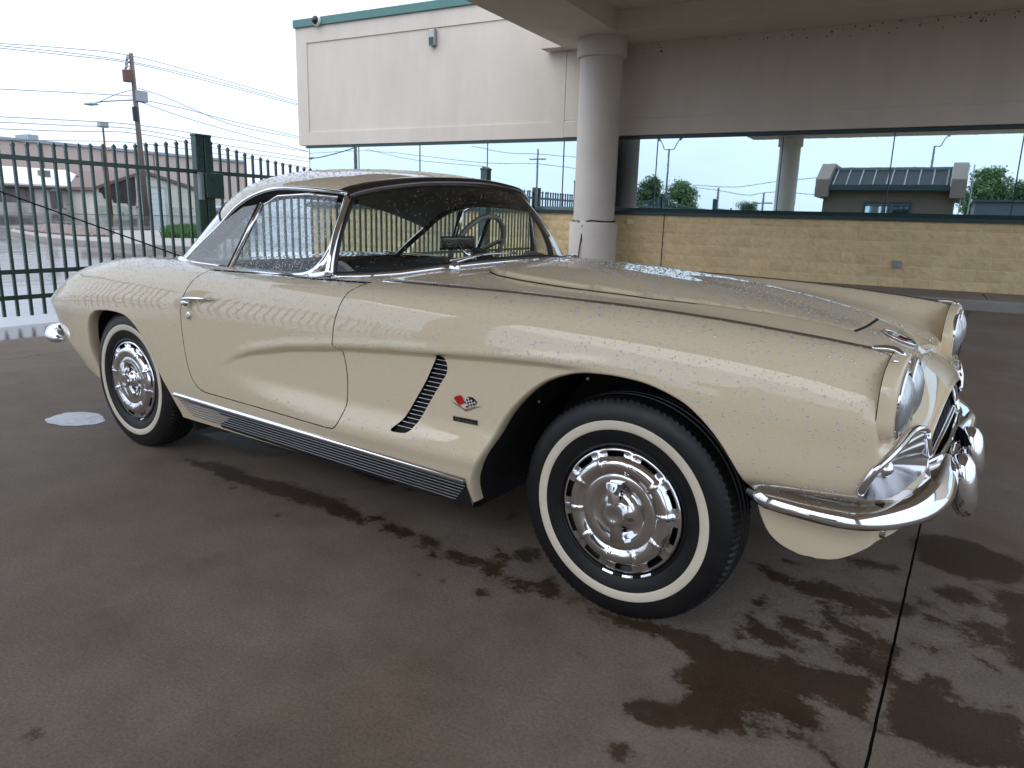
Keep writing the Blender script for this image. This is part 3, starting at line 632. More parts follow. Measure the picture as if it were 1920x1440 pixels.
Geo().box(.03, .10, d0, d1, .35, zs_-.35).obj('door', B['ply'], hb); Geo().prism([(d0-.05, zs_-.35), (d1-.2, zs_-.35), (d1-.25, zs_-.02), (d0+.4, zs_+.0)], 'x', .05, .13).obj('torn_board', B['door'], hb)
q = on_x((87, 330), SX-2); Geo().box(-2.6, -2.0, q[1]-oy-.35, q[1]-oy+.35, zs_+.5, q[2]-zb+.45).obj('roof_vent', B['ply'], hb)
q = on_x((148, 336), SX-2); Geo().box(-2.3, -2.1, q[1]-oy-.12, q[1]-oy+.12, zs_+.5, q[2]-zb+.3).obj('vent_pipe', B['eave'], hb)
# gabled garage with the burnt bay
SX = -58.
ga = [on_x(p, SX) for p in ((180, 348), (267, 319), (371, 353))]; gy = ga[0][1]
gb = empty('gabled_garage', (SX, gy, .45)); tag(gb, 'gabled garage with a white roller door and a burnt-out bay', 'building')
y1_, y2_ = ga[1][1]-gy, ga[2][1]-gy; h0, h1, h2 = (p[2]-.45 for p in ga)
Geo().prism([(0, -.3), (y2_, -.3), (y2_, h2-.1), (y1_, h1-.1), (0, h0-.1)], 'x', -9, -.02).obj('wall', B['whitewash'], gb)
Geo().prism([(-.4, h0-.12), (y1_, h1), (y2_+.4, h2-.12), (y2_+.4, h2-.36), (y1_, h1-.26), (-.4, h0-.36)], 'x', -9.3, .22).obj('roof', B['eave'], gb)
def gy_(px): q = on_x(px, SX+.05); return q[1]-gy, q[2]-.45
bp_ = [gy_(p) for p in ((188, 352), (205, 342), (228, 333), (253, 330), (255, 352), (255, 385), (246, 389), (238, 381), (214, 380), (212, 374), (196, 372), (192, 362), (186, 360))]
Geo().prism(bp_, 'x', -.6, .03).obj('burnt_bay', B['burnt'], gb)
a_, b_ = gy_((258, 351)), gy_((312, 403))
g = Geo(); nz = 5
for k in range(nz): Geo().box(-.1, .05, a_[0], b_[0], .0+k*a_[1]/nz+.01, (k+1)*a_[1]/nz-.01).obj('roller_door_panel', B['door'], gb)
Geo().box(-.05, .08, a_[0]-.18, a_[0]-.01, -.2, a_[1]+.15).box(-.05, .08, b_[0]+.01, b_[0]+.18, -.2, a_[1]+.15).box(-.05, .08, a_[0]-.01, b_[0]+.01, a_[1]+.01, a_[1]+.15).obj('door_frame', B['found'], gb)
Geo().box(-.03, .07, .1, a_[0]-.2, -.3, .75).obj('foundation', B['found'], gb); Geo().box(-.03, .07, b_[0]+.2, y2_-.05, -.3, .75).obj('foundation', B['found'], gb)
for k in range(12):
    z0 = .75+k*.26
    zz = lambda y: (h0+(h1-h0)*y/y1_ if y < y1_ else h1+(h2-h1)*(y-y1_)/(y2_-y1_))-.4
    y0b = b_[0]+.2; y1b = y2_-.05
    while y1b > y0b and zz(y1b) < z0+.24: y1b -= .1
    if y1b-y0b > .4: Geo().box(-.02, .03+.003*(k % 2), y0b, y1b, z0, z0+.25).obj('siding_board', B['whitewash'], gb)
# grass verge along the far buildings
v = [on_z(p, .50) for p in ((225, 402), (372, 404), (372, 409), (225, 407))]
A0 = np.array([[(-57.9, gy-3, .485), (-57.9, gy+y2_+14, .485)], [(-55.6, gy-3, .49), (-55.6, gy+y2_+14, .49)]])
struct(Geo().grid(A0).obj('grass_verge', B['grass']))
# kerbed island
def isl(px, z=.15): return on_z(px, z)
front = [isl(p) for p in ((18, 432), (60, 440), (103, 445.5), (160, 450), (222, 454), (300, 458.5), (380, 462), (460, 466))]
back = [isl(p) for p in ((24, 428), (60, 427), (110, 427.5), (160, 430), (222, 432), (300, 432), (380, 431), (460, 431))]
g = Geo(); nF = len(front)
V = []
for a, b_ in zip(front, back): V += [(a[0], a[1], -.02), (a[0], a[1], .15), (b_[0], b_[1], .15), (b_[0], b_[1], -.02)]
F = []
for i in range(nF-1):
    for k in range(3): F.append((4*i+k, 4*(i+1)+k, 4*(i+1)+k+1, 4*i+k+1))
F += [(0, 1, 2, 3), (4*(nF-1)+3, 4*(nF-1)+2, 4*(nF-1)+1, 4*(nF-1))]
struct(g.add(V, F).obj('kerb_island', M['kerb'], bevel=.03))
# river stones and the grass on it
gs = Geo(); rs = np.random.default_rng(3)
ico = [(0,0,1),(.89,0,.45),(.28,.85,.45),(-.72,.53,.45),(-.72,-.53,.45),(.28,-.85,.45),(.72,.53,-.45),(-.28,.85,-.45),(-.89,0,-.45),(-.28,-.85,-.45),(.72,-.53,-.45),(0,0,-1)]
icf = [(0,1,2),(0,2,3),(0,3,4),(0,4,5),(0,5,1),(1,6,2),(2,7,3),(3,8,4),(4,9,5),(5,10,1),(1,10,6),(2,6,7),(3,7,8),(4,8,9),(5,9,10),(6,11,7),(7,11,8),(8,11,9),(9,11,10),(10,11,6)]
gpoly = [tuple(isl(p)[:2]) for p in ((32, 430), (60, 428.5), (110, 429), (160, 431.5), (212, 436), (205, 444), (150, 443), (100, 439), (55, 434))]
G_ = np.array(gpoly); cnt = 0; k_ok = True
while cnt < 4200:
    x, y = rs.uniform(G_[:, 0].min(), G_[:, 0].max()), rs.uniform(G_[:, 1].min(), G_[:, 1].max())
    if not inside(gpoly, np.array([x]), np.array([y]))[0]: continue
    s = rs.uniform(.045, .11); hm_ = .16*float(smooth01(polydist(gpoly, np.array([x]), np.array([y]))[0]/1.2)); gs.add([(x+p[0]*s, y+p[1]*s*rs.uniform(.7, 1), .155+p[2]*s*.6+.03+hm_) for p in ico], icf); cnt += 1
go = gs.obj('river_stones', B['gravel'], smooth=True, kind='stuff'); go['label'] = 'bed of brown river stones on the kerbed island'
gg = Geo(); hp = [tuple(isl(p)[:2]) for p in ((303, 446), (318, 437), (345, 433), (400, 432), (460, 432), (460, 448), (380, 447))]; H_ = np.array(hp); cnt = 0
while cnt < 9000:
    x, y = rs.uniform(H_[:, 0].min(), H_[:, 0].max()), rs.uniform(H_[:, 1].min(), H_[:, 1].max())
    if not inside(hp, np.array([x]), np.array([y]))[0]: continue
    a = rs.uniform(0, 6.28); h = rs.uniform(.14, .42); wd = rs.uniform(.03, .05); lx, ly = rs.normal(0, .07, 2)
    gg.add([(x-wd*math.cos(a), y-wd*math.sin(a), .14), (x+wd*math.cos(a), y+wd*math.sin(a), .14), (x+lx, y+ly, .14+h)], [(0, 1, 2)]); cnt += 1
go = mesh_obj('grass', gg.v, gg.f, B['grass'], kind='stuff'); go['label'] = 'patch of green grass growing on the kerbed island'
# utility pole with its gear
SX = -53.
base, top = on_x((275, 405), SX), on_x((245.5, 100), SX)
up_ = empty('utility_pole', tuple(base)); tag(up_, 'tall leaning wooden utility pole carrying wires, a transformer and a lamp arm', 'utility pole')
def upx(px): return np.array(on_x(px, SX))-base
Geo().tube([(0, 0, -.4), tuple((top-base)*.5), tuple(top-base)], [.23, .19, .145], 12).obj('shaft', B['pole'], up_, smooth=True)
q = upx((238, 142)); Geo().tube([(q[0]+.05, q[1], q[2]-.42), (q[0]+.05, q[1], q[2]+.38)], .33, 14).obj('transformer', B['rust'], up_, ang=40)
for dz in (.25, -.2): Geo().tube([tuple(q+np.array((.05, 0, dz))), tuple(upx((249, 142))+np.array((0, 0, dz)))], .05, 6).obj('bracket', B['grey'], up_)
for i, p in enumerate(((239, 108), (238, 117), (237, 124), (235, 133), (243, 134))):
    q = upx(p); Geo().tube([tuple(q-np.array((0, .1, .22))), tuple(q), tuple(q+np.array((0, .05, .25)))], [.09, .12, .05], 6).obj('insulator', B['grey'], up_, smooth=True); Geo().tube([tuple(q), tuple(upx((247+i*.6, p[1])))], .035, 5).obj('crossarm', B['pole'], up_)
q0, q1, q2, q3 = upx((250, 187.5)), upx((215, 189)), upx((188, 191)), upx((176, 194))
Geo().tube([tuple(p) for p in spl([q0, q1, q2, q3], 10)], .05, 6).obj('lamp_arm', B['grey'], up_, smooth=True)
q = upx((170, 195)); Geo().tube([tuple(q+np.array((0, .55, .04))), tuple(q), tuple(q+np.array((0, -.45, -.05)))], [.08, .2, .10], 8, flat=.6).obj('lamp_head', B['grey'], up_, smooth=True)
q = upx((263, 181)); Geo().box(q[0]-.25, q[0]+.3, q[1]-.5, q[1]+.45, q[2]-.4, q[2]+.4).obj('floodlight', B['grey'], up_, bevel=.05)
q = upx((254, 206)); Geo().tube([(0, q[1], q[2]-.8), (0, q[1]-.03, q[2]+.2)], .215, 12).obj('cable_guard', M['seal'], up_)
wires = [[(-40, 79), (120, 90), (246, 104.5), (400, 145), (600, 202)], [(-40, 82), (120, 98), (246, 116), (400, 151), (600, 206)], [(-40, 86), (120, 103), (246, 118.5), (400, 155), (600, 208)],
 [(-40, 165), (120, 173), (249, 180)], [(186, 191), (215, 178), (249, 168)], [(258, 165), (310, 182), (370, 208), (450, 238), (600, 266)], [(262, 186), (350, 205), (430, 226), (600, 265)], [(263, 191), (330, 215), (430, 245), (600, 290)],
 [(-40, 217), (120, 225), (254, 234), (420, 259), (600, 288)], [(-40, 227), (120, 235), (254, 242), (420, 272), (600, 300)], [(-40, 240), (120, 246), (255, 250), (420, 281), (600, 306)], [(-40, 262), (120, 264), (256, 268), (420, 290), (600, 318)]]
WL = ['top wire of the overhead line, strung above the utility pole transformer', 'second overhead wire, just under the top one on the utility pole', 'third overhead wire, just under the second on the utility pole', 'single wire reaching the utility pole at its lamp arm from the left', 'short guy wire bracing the lamp arm of the utility pole', 'sagging service wire leaving the utility pole by its floodlight, upper', 'sagging service wire leaving the utility pole by its floodlight, middle', 'sagging service wire leaving the utility pole by its floodlight, lower', 'thick communications cable below the floodlight, topmost of four', 'communications cable below the floodlight, second of four', 'communications cable below the floodlight, third of four', 'communications cable below the floodlight, lowest of four']
for pts, lb in zip(wires, WL):
    P_ = [on_x(p, SX+.05) for p in pts]
    tag(Geo().tube(spl(P_, 14), .023, 5).obj('overhead_wire', B['wire'], smooth=True), lb, 'wire', 'overhead wires')
# far lamp post
SX2 = -57.
b0, t0 = on_x((209, 396), SX2), on_x((193, 240), SX2)
lp = empty('lamp_post', tuple(b0)); tag(lp, 'thin rusty lamp post with a square head in front of the clapboard building', 'lamp post')
Geo().tube([(0, 0, -.3), tuple(t0-b0)], [.11, .07], 8).obj('shaft', B['rust'], lp, smooth=True)
q = on_x((193, 234), SX2)-b0; Geo().box(q[0]-.25, q[0]+.25, q[1]-.32, q[1]+.32, q[2]-.2, q[2]+.2).obj('lamp_head', B['grey'], lp, bevel=.03)
# parked dark car behind the gate
kx = -50.
cb = on_x((440, 412), kx)
pc = empty('parked_car', (kx, cb[1], .42)); tag(pc, 'dark grey parked car half hidden behind the cream car', 'car')
prof = [(-2.2, .28), (-2.25, .55), (-2.15, .85), (-1.3, .95), (-.75, 1.38), (.5, 1.42), (1.2, 1.0), (2.1, .9), (2.25, .6), (2.2, .28)]
Geo().prism([(p[0], p[1]) for p in prof], 'x', -.85, .85).obj('body', B['carpaint'], pc, bevel=.08)
Geo().prism([(-1.05, .96), (-.7, 1.3), (.42, 1.34), (.95, .98)], 'x', .80, .875).obj('side_window', mat('dark_car_glass', (.05, .07, .08), .05), pc)
for yy in (-1.4, 1.35):
    V, F = lathe_pts([(.0, -.1), (.31, -.1), (.33, -.06), (.33, .06), (.31, .1), (.0, .1)], 20)
    wl_ = Geo().add([(p[1]+.80, p[0]+yy, p[2]+.33) for p in V], F).obj('wheel', M['rubber'], pc, ang=40)
    V, F = lathe_pts([(.0, .11), (.19, .11), (.2, .09)], 16); Geo().add([(p[1]+.80, p[0]+yy, p[2]+.33) for p in V], F).obj('hubcap', B['grey'], wl_, ang=40)

# ================================================================== BEHIND THE CAMERA (seen in the mirrored windows)
# drive-through booth with parapet ends and a ribbed metal roof
K = {}
K['wall'] = mat('booth_block', (.14, .115, .09), .85, noise=(1.5, .07), space='World'); K['para'] = mat('booth_parapet', (.20, .165, .135), .85, noise=(1.2, .12), space='World'); K['roof'] = mat('dark_metal_roof', (.022, .025, .030), .6, .0, spec=.15, noise=(1, .12)); K['seam'] = mat('roof_seam', (.16, .19, .20), .4, .5)
KD = WALL+.04+24.
pa, pb = mirrored((1545, 345), KD), mirrored((1795, 345), KD); ky = pa[1]
kk = empty('booth_building', ((pa[0]+pb[0])/2, ky, 0)); tag(kk, 'tan block booth with ribbed dark roof between stepped parapet ends, mirrored in the windows', 'building')
hw = (pb[0]-pa[0])/2
def kz(px): return mirrored(px, KD)[2]
ze_, zr_, zt_, zl_ = kz((1670, 349)), kz((1670, 314)), kz((1557, 303)), kz((1557, 370))
Geo().box(-hw+.1, hw-.1, -6, 0, -.02, ze_).obj('wall', K['wall'], kk)
for s in (-1, 1):
    x0, x1 = (-hw-.25, -hw+.35) if s < 0 else (hw-.35, hw+.25)
    Geo().prism([(.55, zl_), (.55, kz((1557, 337))), (-1.2, zt_), (-6.2, zt_), (-6.2, zl_)], 'x', x0, x1).obj('parapet', K['para'], kk, bevel=.02)
Geo().add([(-hw+.36, .35, ze_+.0), (hw-.36, .35, ze_), (hw-.36, -1.3, zr_), (-hw+.36, -1.3, zr_), (-hw+.36, .35, ze_-.02), (hw-.36, .35, ze_-.02), (hw-.36, -1.3, zr_-.1), (-hw+.36, -1.3, zr_-.1)], [(0, 1, 2, 3), (7, 6, 5, 4), (0, 4, 5, 1), (2, 6, 7, 3)]).obj('roof', K['roof'], kk)
for k in range(9):
    x = -hw+.5+k*(2*hw-1.)/8; Geo().tube([(x, .36, ze_+.03), (x, -1.3, zr_+.03)], .035, 5).obj('roof_seam', K['seam'], kk)
Geo().box(-hw+.36, hw-.36, .33, .42, ze_-.20, ze_+.04).obj('gutter', M['trim'], kk)
Geo().box(-hw+.36, hw-.36, -1.4, -1.25, zr_-.05, zr_+.10).obj('ridge_cap', K['seam'], kk)
wx0, wx1 = mirrored((1622, 385), KD)[0]-kk.location.x, mirrored((1704, 385), KD)[0]-kk.location.x; wz = kz((1660, 379))
fr = Geo().box(wx0, wx1, .002, .06, 1.0, wz).obj('window', M['trim'], kk)
for s in (0, 1):
    a_ = wx0+.1+s*(wx1-wx0-.15)/2; Geo().box(a_, a_+(wx1-wx0)/2-.12, .061, .075, 1.1, wz-.1).obj('pane', glassm, fr)
for dx in (0, .35): Geo().tube([(hw+.05+dx, .3, 0), (hw+.1+dx, .3, ze_-.6), (hw+.25+dx*.5, .1, ze_+.9)], .03, 6).obj('conduit', M['steel'], kk)
# a second, low dark building farther right
q0, q1 = mirrored((1822, 378), WALL+50), mirrored((2050, 370), WALL+50)
lb_ = empty('low_building', (q0[0], q0[1], 0)); tag(lb_, 'low dark grey building with flat roof beside the booth, mirrored in the windows', 'building')
Geo().box(0, q1[0]-q0[0], -10, 0, -.02, q0[2]).obj('wall', mat('dark_siding', (.09, .10, .115), .7, noise=(.6, .1), space='World'), lb_)
Geo().box(-.2, q1[0]-q0[0]+.2, -10.2, .2, q0[2], q0[2]+.15).obj('roof_edge', M['trim'], lb_)
for k in range(2): Geo().box(0, q1[0]-q0[0], .0, .03, q0[2]*(.35+.3*k), q0[2]*(.35+.3*k)+.06).obj('siding_line', M['trim'], lb_)
# trees
leafm = [mat('leaf_%s' % k, c_, .6, noise=(.4, .35), space='World') for k, c_ in (('mid', (.07, .125, .04)), ('light', (.105, .175, .055)))]
bark = mat('tree_bark', (.10, .08, .06), .9, noise=(4, .3))
def tree(px_l, px_r, px_t, yv, label, seed, lm):
    a, b_, t = mirrored(px_l, yv), mirrored(px_r, yv), mirrored(px_t, yv); x = (a[0]+b_[0])/2; W_ = abs(b_[0]-a[0])/2*1.55; H = t[2]
    T = empty('tree', (x, a[1], 0)); tag(T, label, 'tree', 'trees mirrored in the windows'); r = np.random.default_rng(seed)
    g = Geo().tube([(0, 0, -.2), (.1, 0, H*.25), (0, .1, H*.5), (.1, 0, H*.8)], [H*.035, H*.028, H*.02, H*.006], 8)
    cl = []
    for k in range(34):
        th = r.uniform(0, 6.28); z = H*r.uniform(.16, .9); rad = W_*(.85 if z < H*.65 else .5)*r.uniform(.2, 1); c_ = np.array([rad*math.cos(th), rad*math.sin(th), z]); cl.append((c_, r.uniform(.22, .42)*W_))
        g.tube([(0, 0, z*.6), tuple(c_*np.array([.5, .5, .86])), tuple(c_)], [H*.014, H*.008, H*.003], 5)
    cl.append((np.array([0, 0, H*.86]), W_*.3)); cl.append((np.array([0, 0, H*.6]), W_*.5))
    g.obj('trunk', bark, T, smooth=True)
    n = 11000; V = np.zeros((n*3, 3)); idx = r.integers(0, len(cl), n)
    for i in range(n):
        c_, q = cl[idx[i]]; d_ = r.normal(size=3); d_ /= np.linalg.norm(d_); p = c_+d_*q*r.uniform(.5, 1.05)*(1.35 if r.random() < .2 else 1)*np.array([1, 1, .85]); s = H*.013*r.uniform(.7, 1.5)
        e1 = r.normal(size=3); e1 /= np.linalg.norm(e1); e2 = np.cross(d_+.4*r.normal(size=3), e1); e2 /= np.linalg.norm(e2)+1e-9
        V[3*i] = p-e1*s; V[3*i+1] = p+e1*s; V[3*i+2] = p+e2*s*1.8
    mesh_obj('crown', V, np.arange(n*3).reshape(-1, 3), lm, T)
tree((1248, 380), (1306, 380), (1272, 337), WALL+45, 'broad leafy tree behind the mirrored fence, lighter of two', 1, leafm[1]); tree((1196, 380), (1245, 380), (1222, 325), WALL+52, 'tall loose-crowned tree beside the broad one, mirrored past the column', 2, leafm[0])
tree((1806, 380), (1880, 380), (1835, 306), WALL+62, 'tall green tree rising behind the booth parapet in the mirrored windows', 3, leafm[1]); tree((1860, 380), (1960, 380), (1910, 335), WALL+66, 'wide green tree above the low dark building in the mirrored windows', 4, leafm[0])
tree((1385, 392), (1425, 392), (1405, 379), WALL+95, 'small far tree by the mirrored crossarm pole', 5, leafm[0])
# lamp posts and line poles seen in the glass
def lampp(px_b, px_t, yv, heads, label):
    b0, t0 = mirrored(px_b, yv), mirrored(px_t, yv); o = empty('lamp_post', (t0[0], t0[1], 0)); tag(o, label, 'lamp post', 'tall lamp posts behind the apron')
    Geo().tube([(0, 0, -.1), (0, 0, t0[2])], [.1, .06], 8).obj('shaft', B['wire'], o, smooth=True)
    for s in heads:
        Geo().tube(spl([(0, 0, t0[2]), (.35*s, 0, t0[2]+.0), (.5*s, 0, t0[2]+.35), (.8*s, 0, t0[2]+.8)], 8), .035, 6).obj('arm', B['wire'], o, smooth=True)
        Geo().tube([(.72*s, 0, t0[2]+.6), (1.15*s, 0, t0[2]+1.25)], .16, 6, flat=.5).obj('lamp_head', B['wire'], o)
lampp((1250, 390), (1256, 280), WALL+38, (-1, 1), 'tall lamp post with twin upturned heads, mirrored beyond the fence'); lampp((1742, 312), (1746, 274), WALL+44, (1,), 'tall lamp post with one upturned head, mirrored above the booth roof')
def linepole(px_t, yv, label, arm=True):
    t0 = mirrored(px_t, yv); o = empty('line_pole', (t0[0], t0[1], 0)); tag(o, label, 'utility pole', 'line poles behind the apron')
    Geo().tube([(0, 0, -.2), (0, 0, t0[2])], [.16, .11], 8).obj('shaft', B['pole'], o, smooth=True)
    if arm: Geo().box(-1.2, 1.2, -.06, .06, t0[2]-1.4, t0[2]-1.25).obj('crossarm', B['pole'], o)
    return t0
linepole((1349, 352), WALL+70, 'line pole without crossarm, mirrored right of the trees', False); linepole((1434, 361), WALL+85, 'line pole with one crossarm, mirrored beside the canopy column')
t0 = linepole((1014, 279), WALL+75, 'line pole with crossarm, mirrored above the fence pickets')
# street lamp and its wires, seen in the left panes
yv = WALL+34; b0, t0 = mirrored((678, 330), yv), mirrored((666, 262), yv)
sl_ = empty('street_lamp', (t0[0], t0[1], 0)); tag(sl_, 'street lamp with a long bracket arm, mirrored in the panes above the cream car', 'street lamp')
Geo().tube([(0, 0, -.2), (0, 0, t0[2]+2.5)], [.16, .12], 8).obj('shaft', B['pole'], sl_, smooth=True)
q = [mirrored(p, yv)-np.array([t0[0], t0[1], 0]) for p in ((667, 276), (640, 285), (600, 295), (584, 297))]; Geo().tube(spl(q, 10), .045, 6).obj('arm', B['wire'], sl_, smooth=True)
q = mirrored((583, 297), yv)-np.array([t0[0], t0[1], 0]); Geo().tube([tuple(q+np.array([.35, 0, .03])), tuple(q), tuple(q-np.array([.3, 0, .03]))], [.07, .15, .08], 8, flat=.6).obj('lamp_head', B['wire'], sl_, smooth=True)
for pts, lb in (([(575, 288), (700, 283), (900, 305), (1010, 307), (1090, 318)], 'wire strung past the street lamp, mirrored low in the left panes'), ([(690, 280), (780, 300), (905, 312)], 'wire dropping from the street lamp, mirrored in the left panes'), ([(880, 274), (960, 287), (1015, 289), (1090, 296)], 'pair-height wire to the crossarm pole, mirrored high in the left panes'), ([(1306, 347), (1380, 351), (1455, 341), (1540, 333)], 'wire over the line poles, mirrored in the pane left of the booth'), ([(1306, 352), (1349, 357), (1400, 366), (1455, 360), (1545, 366)], 'sagging wire between the line poles, mirrored in the pane left of the booth')):
    tag(Geo().tube(spl([mirrored(p, WALL+72) for p in pts], 14), .035, 5).obj('overhead_wire', B['wire'], smooth=True), lb, 'wire', 'wires behind the apron')


# ================================================================== THE CREAM CAR
# car axes: x forward (front axle at 0, rear axle at -2.591), y to the car's left, z up
car = empty('sports_car', (0, 0, 0), -.09204); tag(car, 'cream classic two-seat sports car with hardtop, whitewall tyres and rain beads', 'car')
WB = 2.591
M['rib'] = mat('sill_rib_metal', (.26, .26, .265), .3, .9)
ST = [-3.62, -3.55, -3.40, -3.20, -2.95, -2.60, -2.20, -1.60, -1.10, -.85, -.50, -.10, .20, .40, .55, .6305, .645, .675, .702, .715]
KP = np.array([
 [(.62,.575),(.64,.58),(.66,.59),(.68,.605),(.67,.615),(.66,.62),(.63,.625),(.5,.63),(.35,.635),(.2,.64),(0,.64)],
 [(.66,.50),(.69,.53),(.71,.57),(.725,.618),(.717,.637),(.695,.656),(.65,.672),(.52,.68),(.36,.685),(.2,.69),(0,.69)],
 [(.71,.40),(.745,.46),(.765,.55),(.785,.632),(.775,.667),(.74,.71),(.68,.738),(.55,.748),(.38,.75),(.2,.752),(0,.752)],
 [(.745,.315),(.78,.40),(.805,.53),(.825,.645),(.815,.705),(.78,.768),(.70,.812),(.56,.818),(.38,.812),(.2,.81),(0,.81)],
 [(.78,.27),(.81,.38),(.838,.53),(.853,.66),(.845,.738),(.805,.822),(.71,.866),(.57,.868),(.4,.86),(.2,.86),(0,.86)],
 [(.80,.23),(.835,.35),(.862,.52),(.875,.67),(.868,.765),(.825,.86),(.72,.902),(.58,.902),(.4,.89),(.2,.89),(0,.89)],
 [(.81,.215),(.852,.335),(.874,.48),(.886,.67),(.88,.775),(.84,.866),(.735,.906),(.6,.905),(.4,.9),(.2,.9),(0,.9)],
 [(.81,.215),(.860,.335),(.880,.46),(.889,.66),(.885,.77),(.85,.860),(.755,.896),(.65,.898),(.4,.90),(.2,.905),(0,.905)],
 [(.81,.215),(.862,.33),(.882,.45),(.889,.65),(.886,.77),(.852,.866),(.755,.906),(.65,.912),(.45,.935),(.2,.950),(0,.955)],
 [(.81,.215),(.862,.325),(.883,.45),(.890,.66),(.887,.78),(.85,.874),(.745,.911),(.64,.915),(.45,.940),(.22,.956),(0,.962)],
 [(.81,.215),(.862,.32),(.883,.46),(.890,.68),(.886,.79),(.848,.877),(.738,.913),(.63,.902),(.47,.918),(.25,.945),(0,.942)],
 [(.80,.22),(.852,.33),(.879,.49),(.890,.70),(.884,.79),(.844,.871),(.735,.907),(.62,.887),(.47,.893),(.26,.922),(0,.915)],
 [(.76,.27),(.80,.43),(.872,.53),(.890,.68),(.885,.765),(.845,.855),(.733,.895),(.61,.864),(.47,.860),(.25,.886),(0,.880)],
 [(.735,.30),(.775,.462),(.866,.538),(.888,.66),(.885,.75),(.845,.84),(.733,.880),(.60,.835),(.46,.822),(.24,.846),(0,.843)],
 [(.72,.315),(.758,.467),(.855,.540),(.880,.65),(.883,.74),(.84,.825),(.733,.866),(.60,.800),(.46,.772),(.24,.795),(0,.798)],
 [(.69,.36),(.735,.472),(.842,.543),(.868,.64),(.875,.73),(.83,.81),(.733,.852),(.60,.765),(.46,.732),(.24,.752),(0,.760)],
 [(.675,.375),(.72,.475),(.836,.545),(.858,.632),(.842,.660),(.75,.668),(.66,.672),(.55,.682),(.44,.705),(.24,.735),(0,.744)],
 [(.63,.39),(.68,.475),(.792,.545),(.805,.61),(.765,.642),(.69,.650),(.62,.655),(.54,.662),(.44,.676),(.24,.702),(0,.710)],
 [(.48,.40),(.55,.47),(.625,.535),(.628,.588),(.60,.620),(.56,.630),(.52,.636),(.46,.643),(.40,.652),(.22,.668),(0,.674)],
 [(.40,.42),(.46,.46),(.485,.51),(.485,.57),(.47,.60),(.45,.612),(.42,.62),(.38,.625),(.32,.632),(.18,.645),(0,.65)]])
COVU = np.array([(-1.80,.505),(-1.73,.545),(-1.66,.575),(-1.57,.603),(-1.35,.648),(-1.06,.685),(-.83,.705),(-.62,.719),(-.43,.733),(-.26,.742),(-.1,.747),(.2,.75)])
COVL = np.array([(-1.80,.500),(-1.73,.462),(-1.62,.442),(-1.52,.432),(-1.35,.420),(-1.2,.416),(-1.07,.412),(-.8,.416),(-.45,.421),(.2,.43)])
def cove(x, z):
    zu = np.interp(x, COVU[:, 0], COVU[:, 1]); zl = np.interp(x, COVL[:, 0], COVL[:, 1])
    dep = .036*smooth01((x+1.82)/.55)*smooth01((.02-x)/.42)
    a = smooth01((zu+.004-z)/.022); b = smooth01((z-zl+.012)/.085)
    lip = .0045*np.exp(-((z-zu-.014)/.014)**2)*smooth01((x+1.75)/.3)*smooth01((.1-x)/.3)
    lo = .006*np.exp(-((z-zl+.03)/.025)**2)*smooth01((x+1.5)/.5)*smooth01((-.1-x)/.3)
    return dep*a*b-lip-lo
def pod_fair(x, w, z):   # cheek under the headlamps swells into the parking-lamp nostril
    return .012*np.exp(-((x-.60)/.05)**2-((z-.60)/.05)**2)
def body(x, t):
    x = np.asarray(x, float); t = np.asarray(t, float); sh = x.shape; x = x.ravel(); t = t.ravel()
    C_ = pchip(ST, KP, x)                       # (n,11,2)
    n = 11; tt = np.clip(t, 0, n-1-1e-9); i = tt.astype(int); u = (tt-i)[:, None]
    ext = np.concatenate([2*C_[:, :1]-C_[:, 1:2], C_, np.stack([-C_[:, -2:-1, 0], C_[:, -2:-1, 1]], -1)], 1)
    ar = np.arange(len(x)); p0, p1, p2, p3 = ext[ar, i], ext[ar, i+1], ext[ar, i+2], ext[ar, i+3]
    q = .5*((2*p1)+(-p0+p2)*u+(2*p0-5*p1+4*p2-p3)*u*u+(-p0+3*p1-3*p2+p3)*u**3)
    w, z = q[:, 0], q[:, 1]
    side = smooth01((6.0-t)/.6)
    w = w-cove(x, z)*side
    return np.stack([x, w, z], -1).reshape(sh+(3,))
def bnormal(x, t, sgn=1):
    e = 1e-3; te = 4e-3
    a = body(x+e, t)-body(x-e, t); b = body(x, np.clip(t+te, 0, 10))-body(x, np.clip(t-te, 0, 10)); n = np.cross(a, b); L_ = np.linalg.norm(n, axis=-1, keepdims=True); n = n/np.maximum(L_, 1e-12)
    return n    # outward for (x, w, z) coordinates is fixed below
_tt = np.linspace(0, 6, 241)
def t_of_z(x, z):
    q = body(np.full(241, x), _tt)[:, 2]; q = np.maximum.accumulate(q); return float(np.interp(z, q, _tt))
_tu = np.linspace(6, 10, 161)
def t_of_w(x, w):
    q = body(np.full(161, x), _tu)[:, 1]; return float(np.interp(-w, -q, _tu))
_xg = np.linspace(-3.62, .715, 435); _zg = np.linspace(.15, .95, 401); _wg = np.linspace(0, .78, 157)
_B = body(np.repeat(_xg[:, None], 401, 1), np.repeat(np.linspace(0, 10, 401)[None], 435, 0))
_WS = np.array([np.interp(_zg, np.maximum.accumulate(q[:241, 2])+np.arange(241)*1e-9, q[:241, 1]) for q in _B]); _ZT = np.array([np.interp(_wg, q[:200:-1, 1], q[:200:-1, 2]) for q in _B])
def _bil(T, gx, gy, x, y):
    fx = np.clip((np.asarray(x, float)-gx[0])/(gx[1]-gx[0]), 0, len(gx)-1.001); fy = np.clip((np.asarray(y, float)-gy[0])/(gy[1]-gy[0]), 0, len(gy)-1.001); i = fx.astype(int); j = fy.astype(int); u = fx-i; v = fy-j
    return T[i, j]*(1-u)*(1-v)+T[i+1, j]*u*(1-v)+T[i, j+1]*(1-u)*v+T[i+1, j+1]*u*v
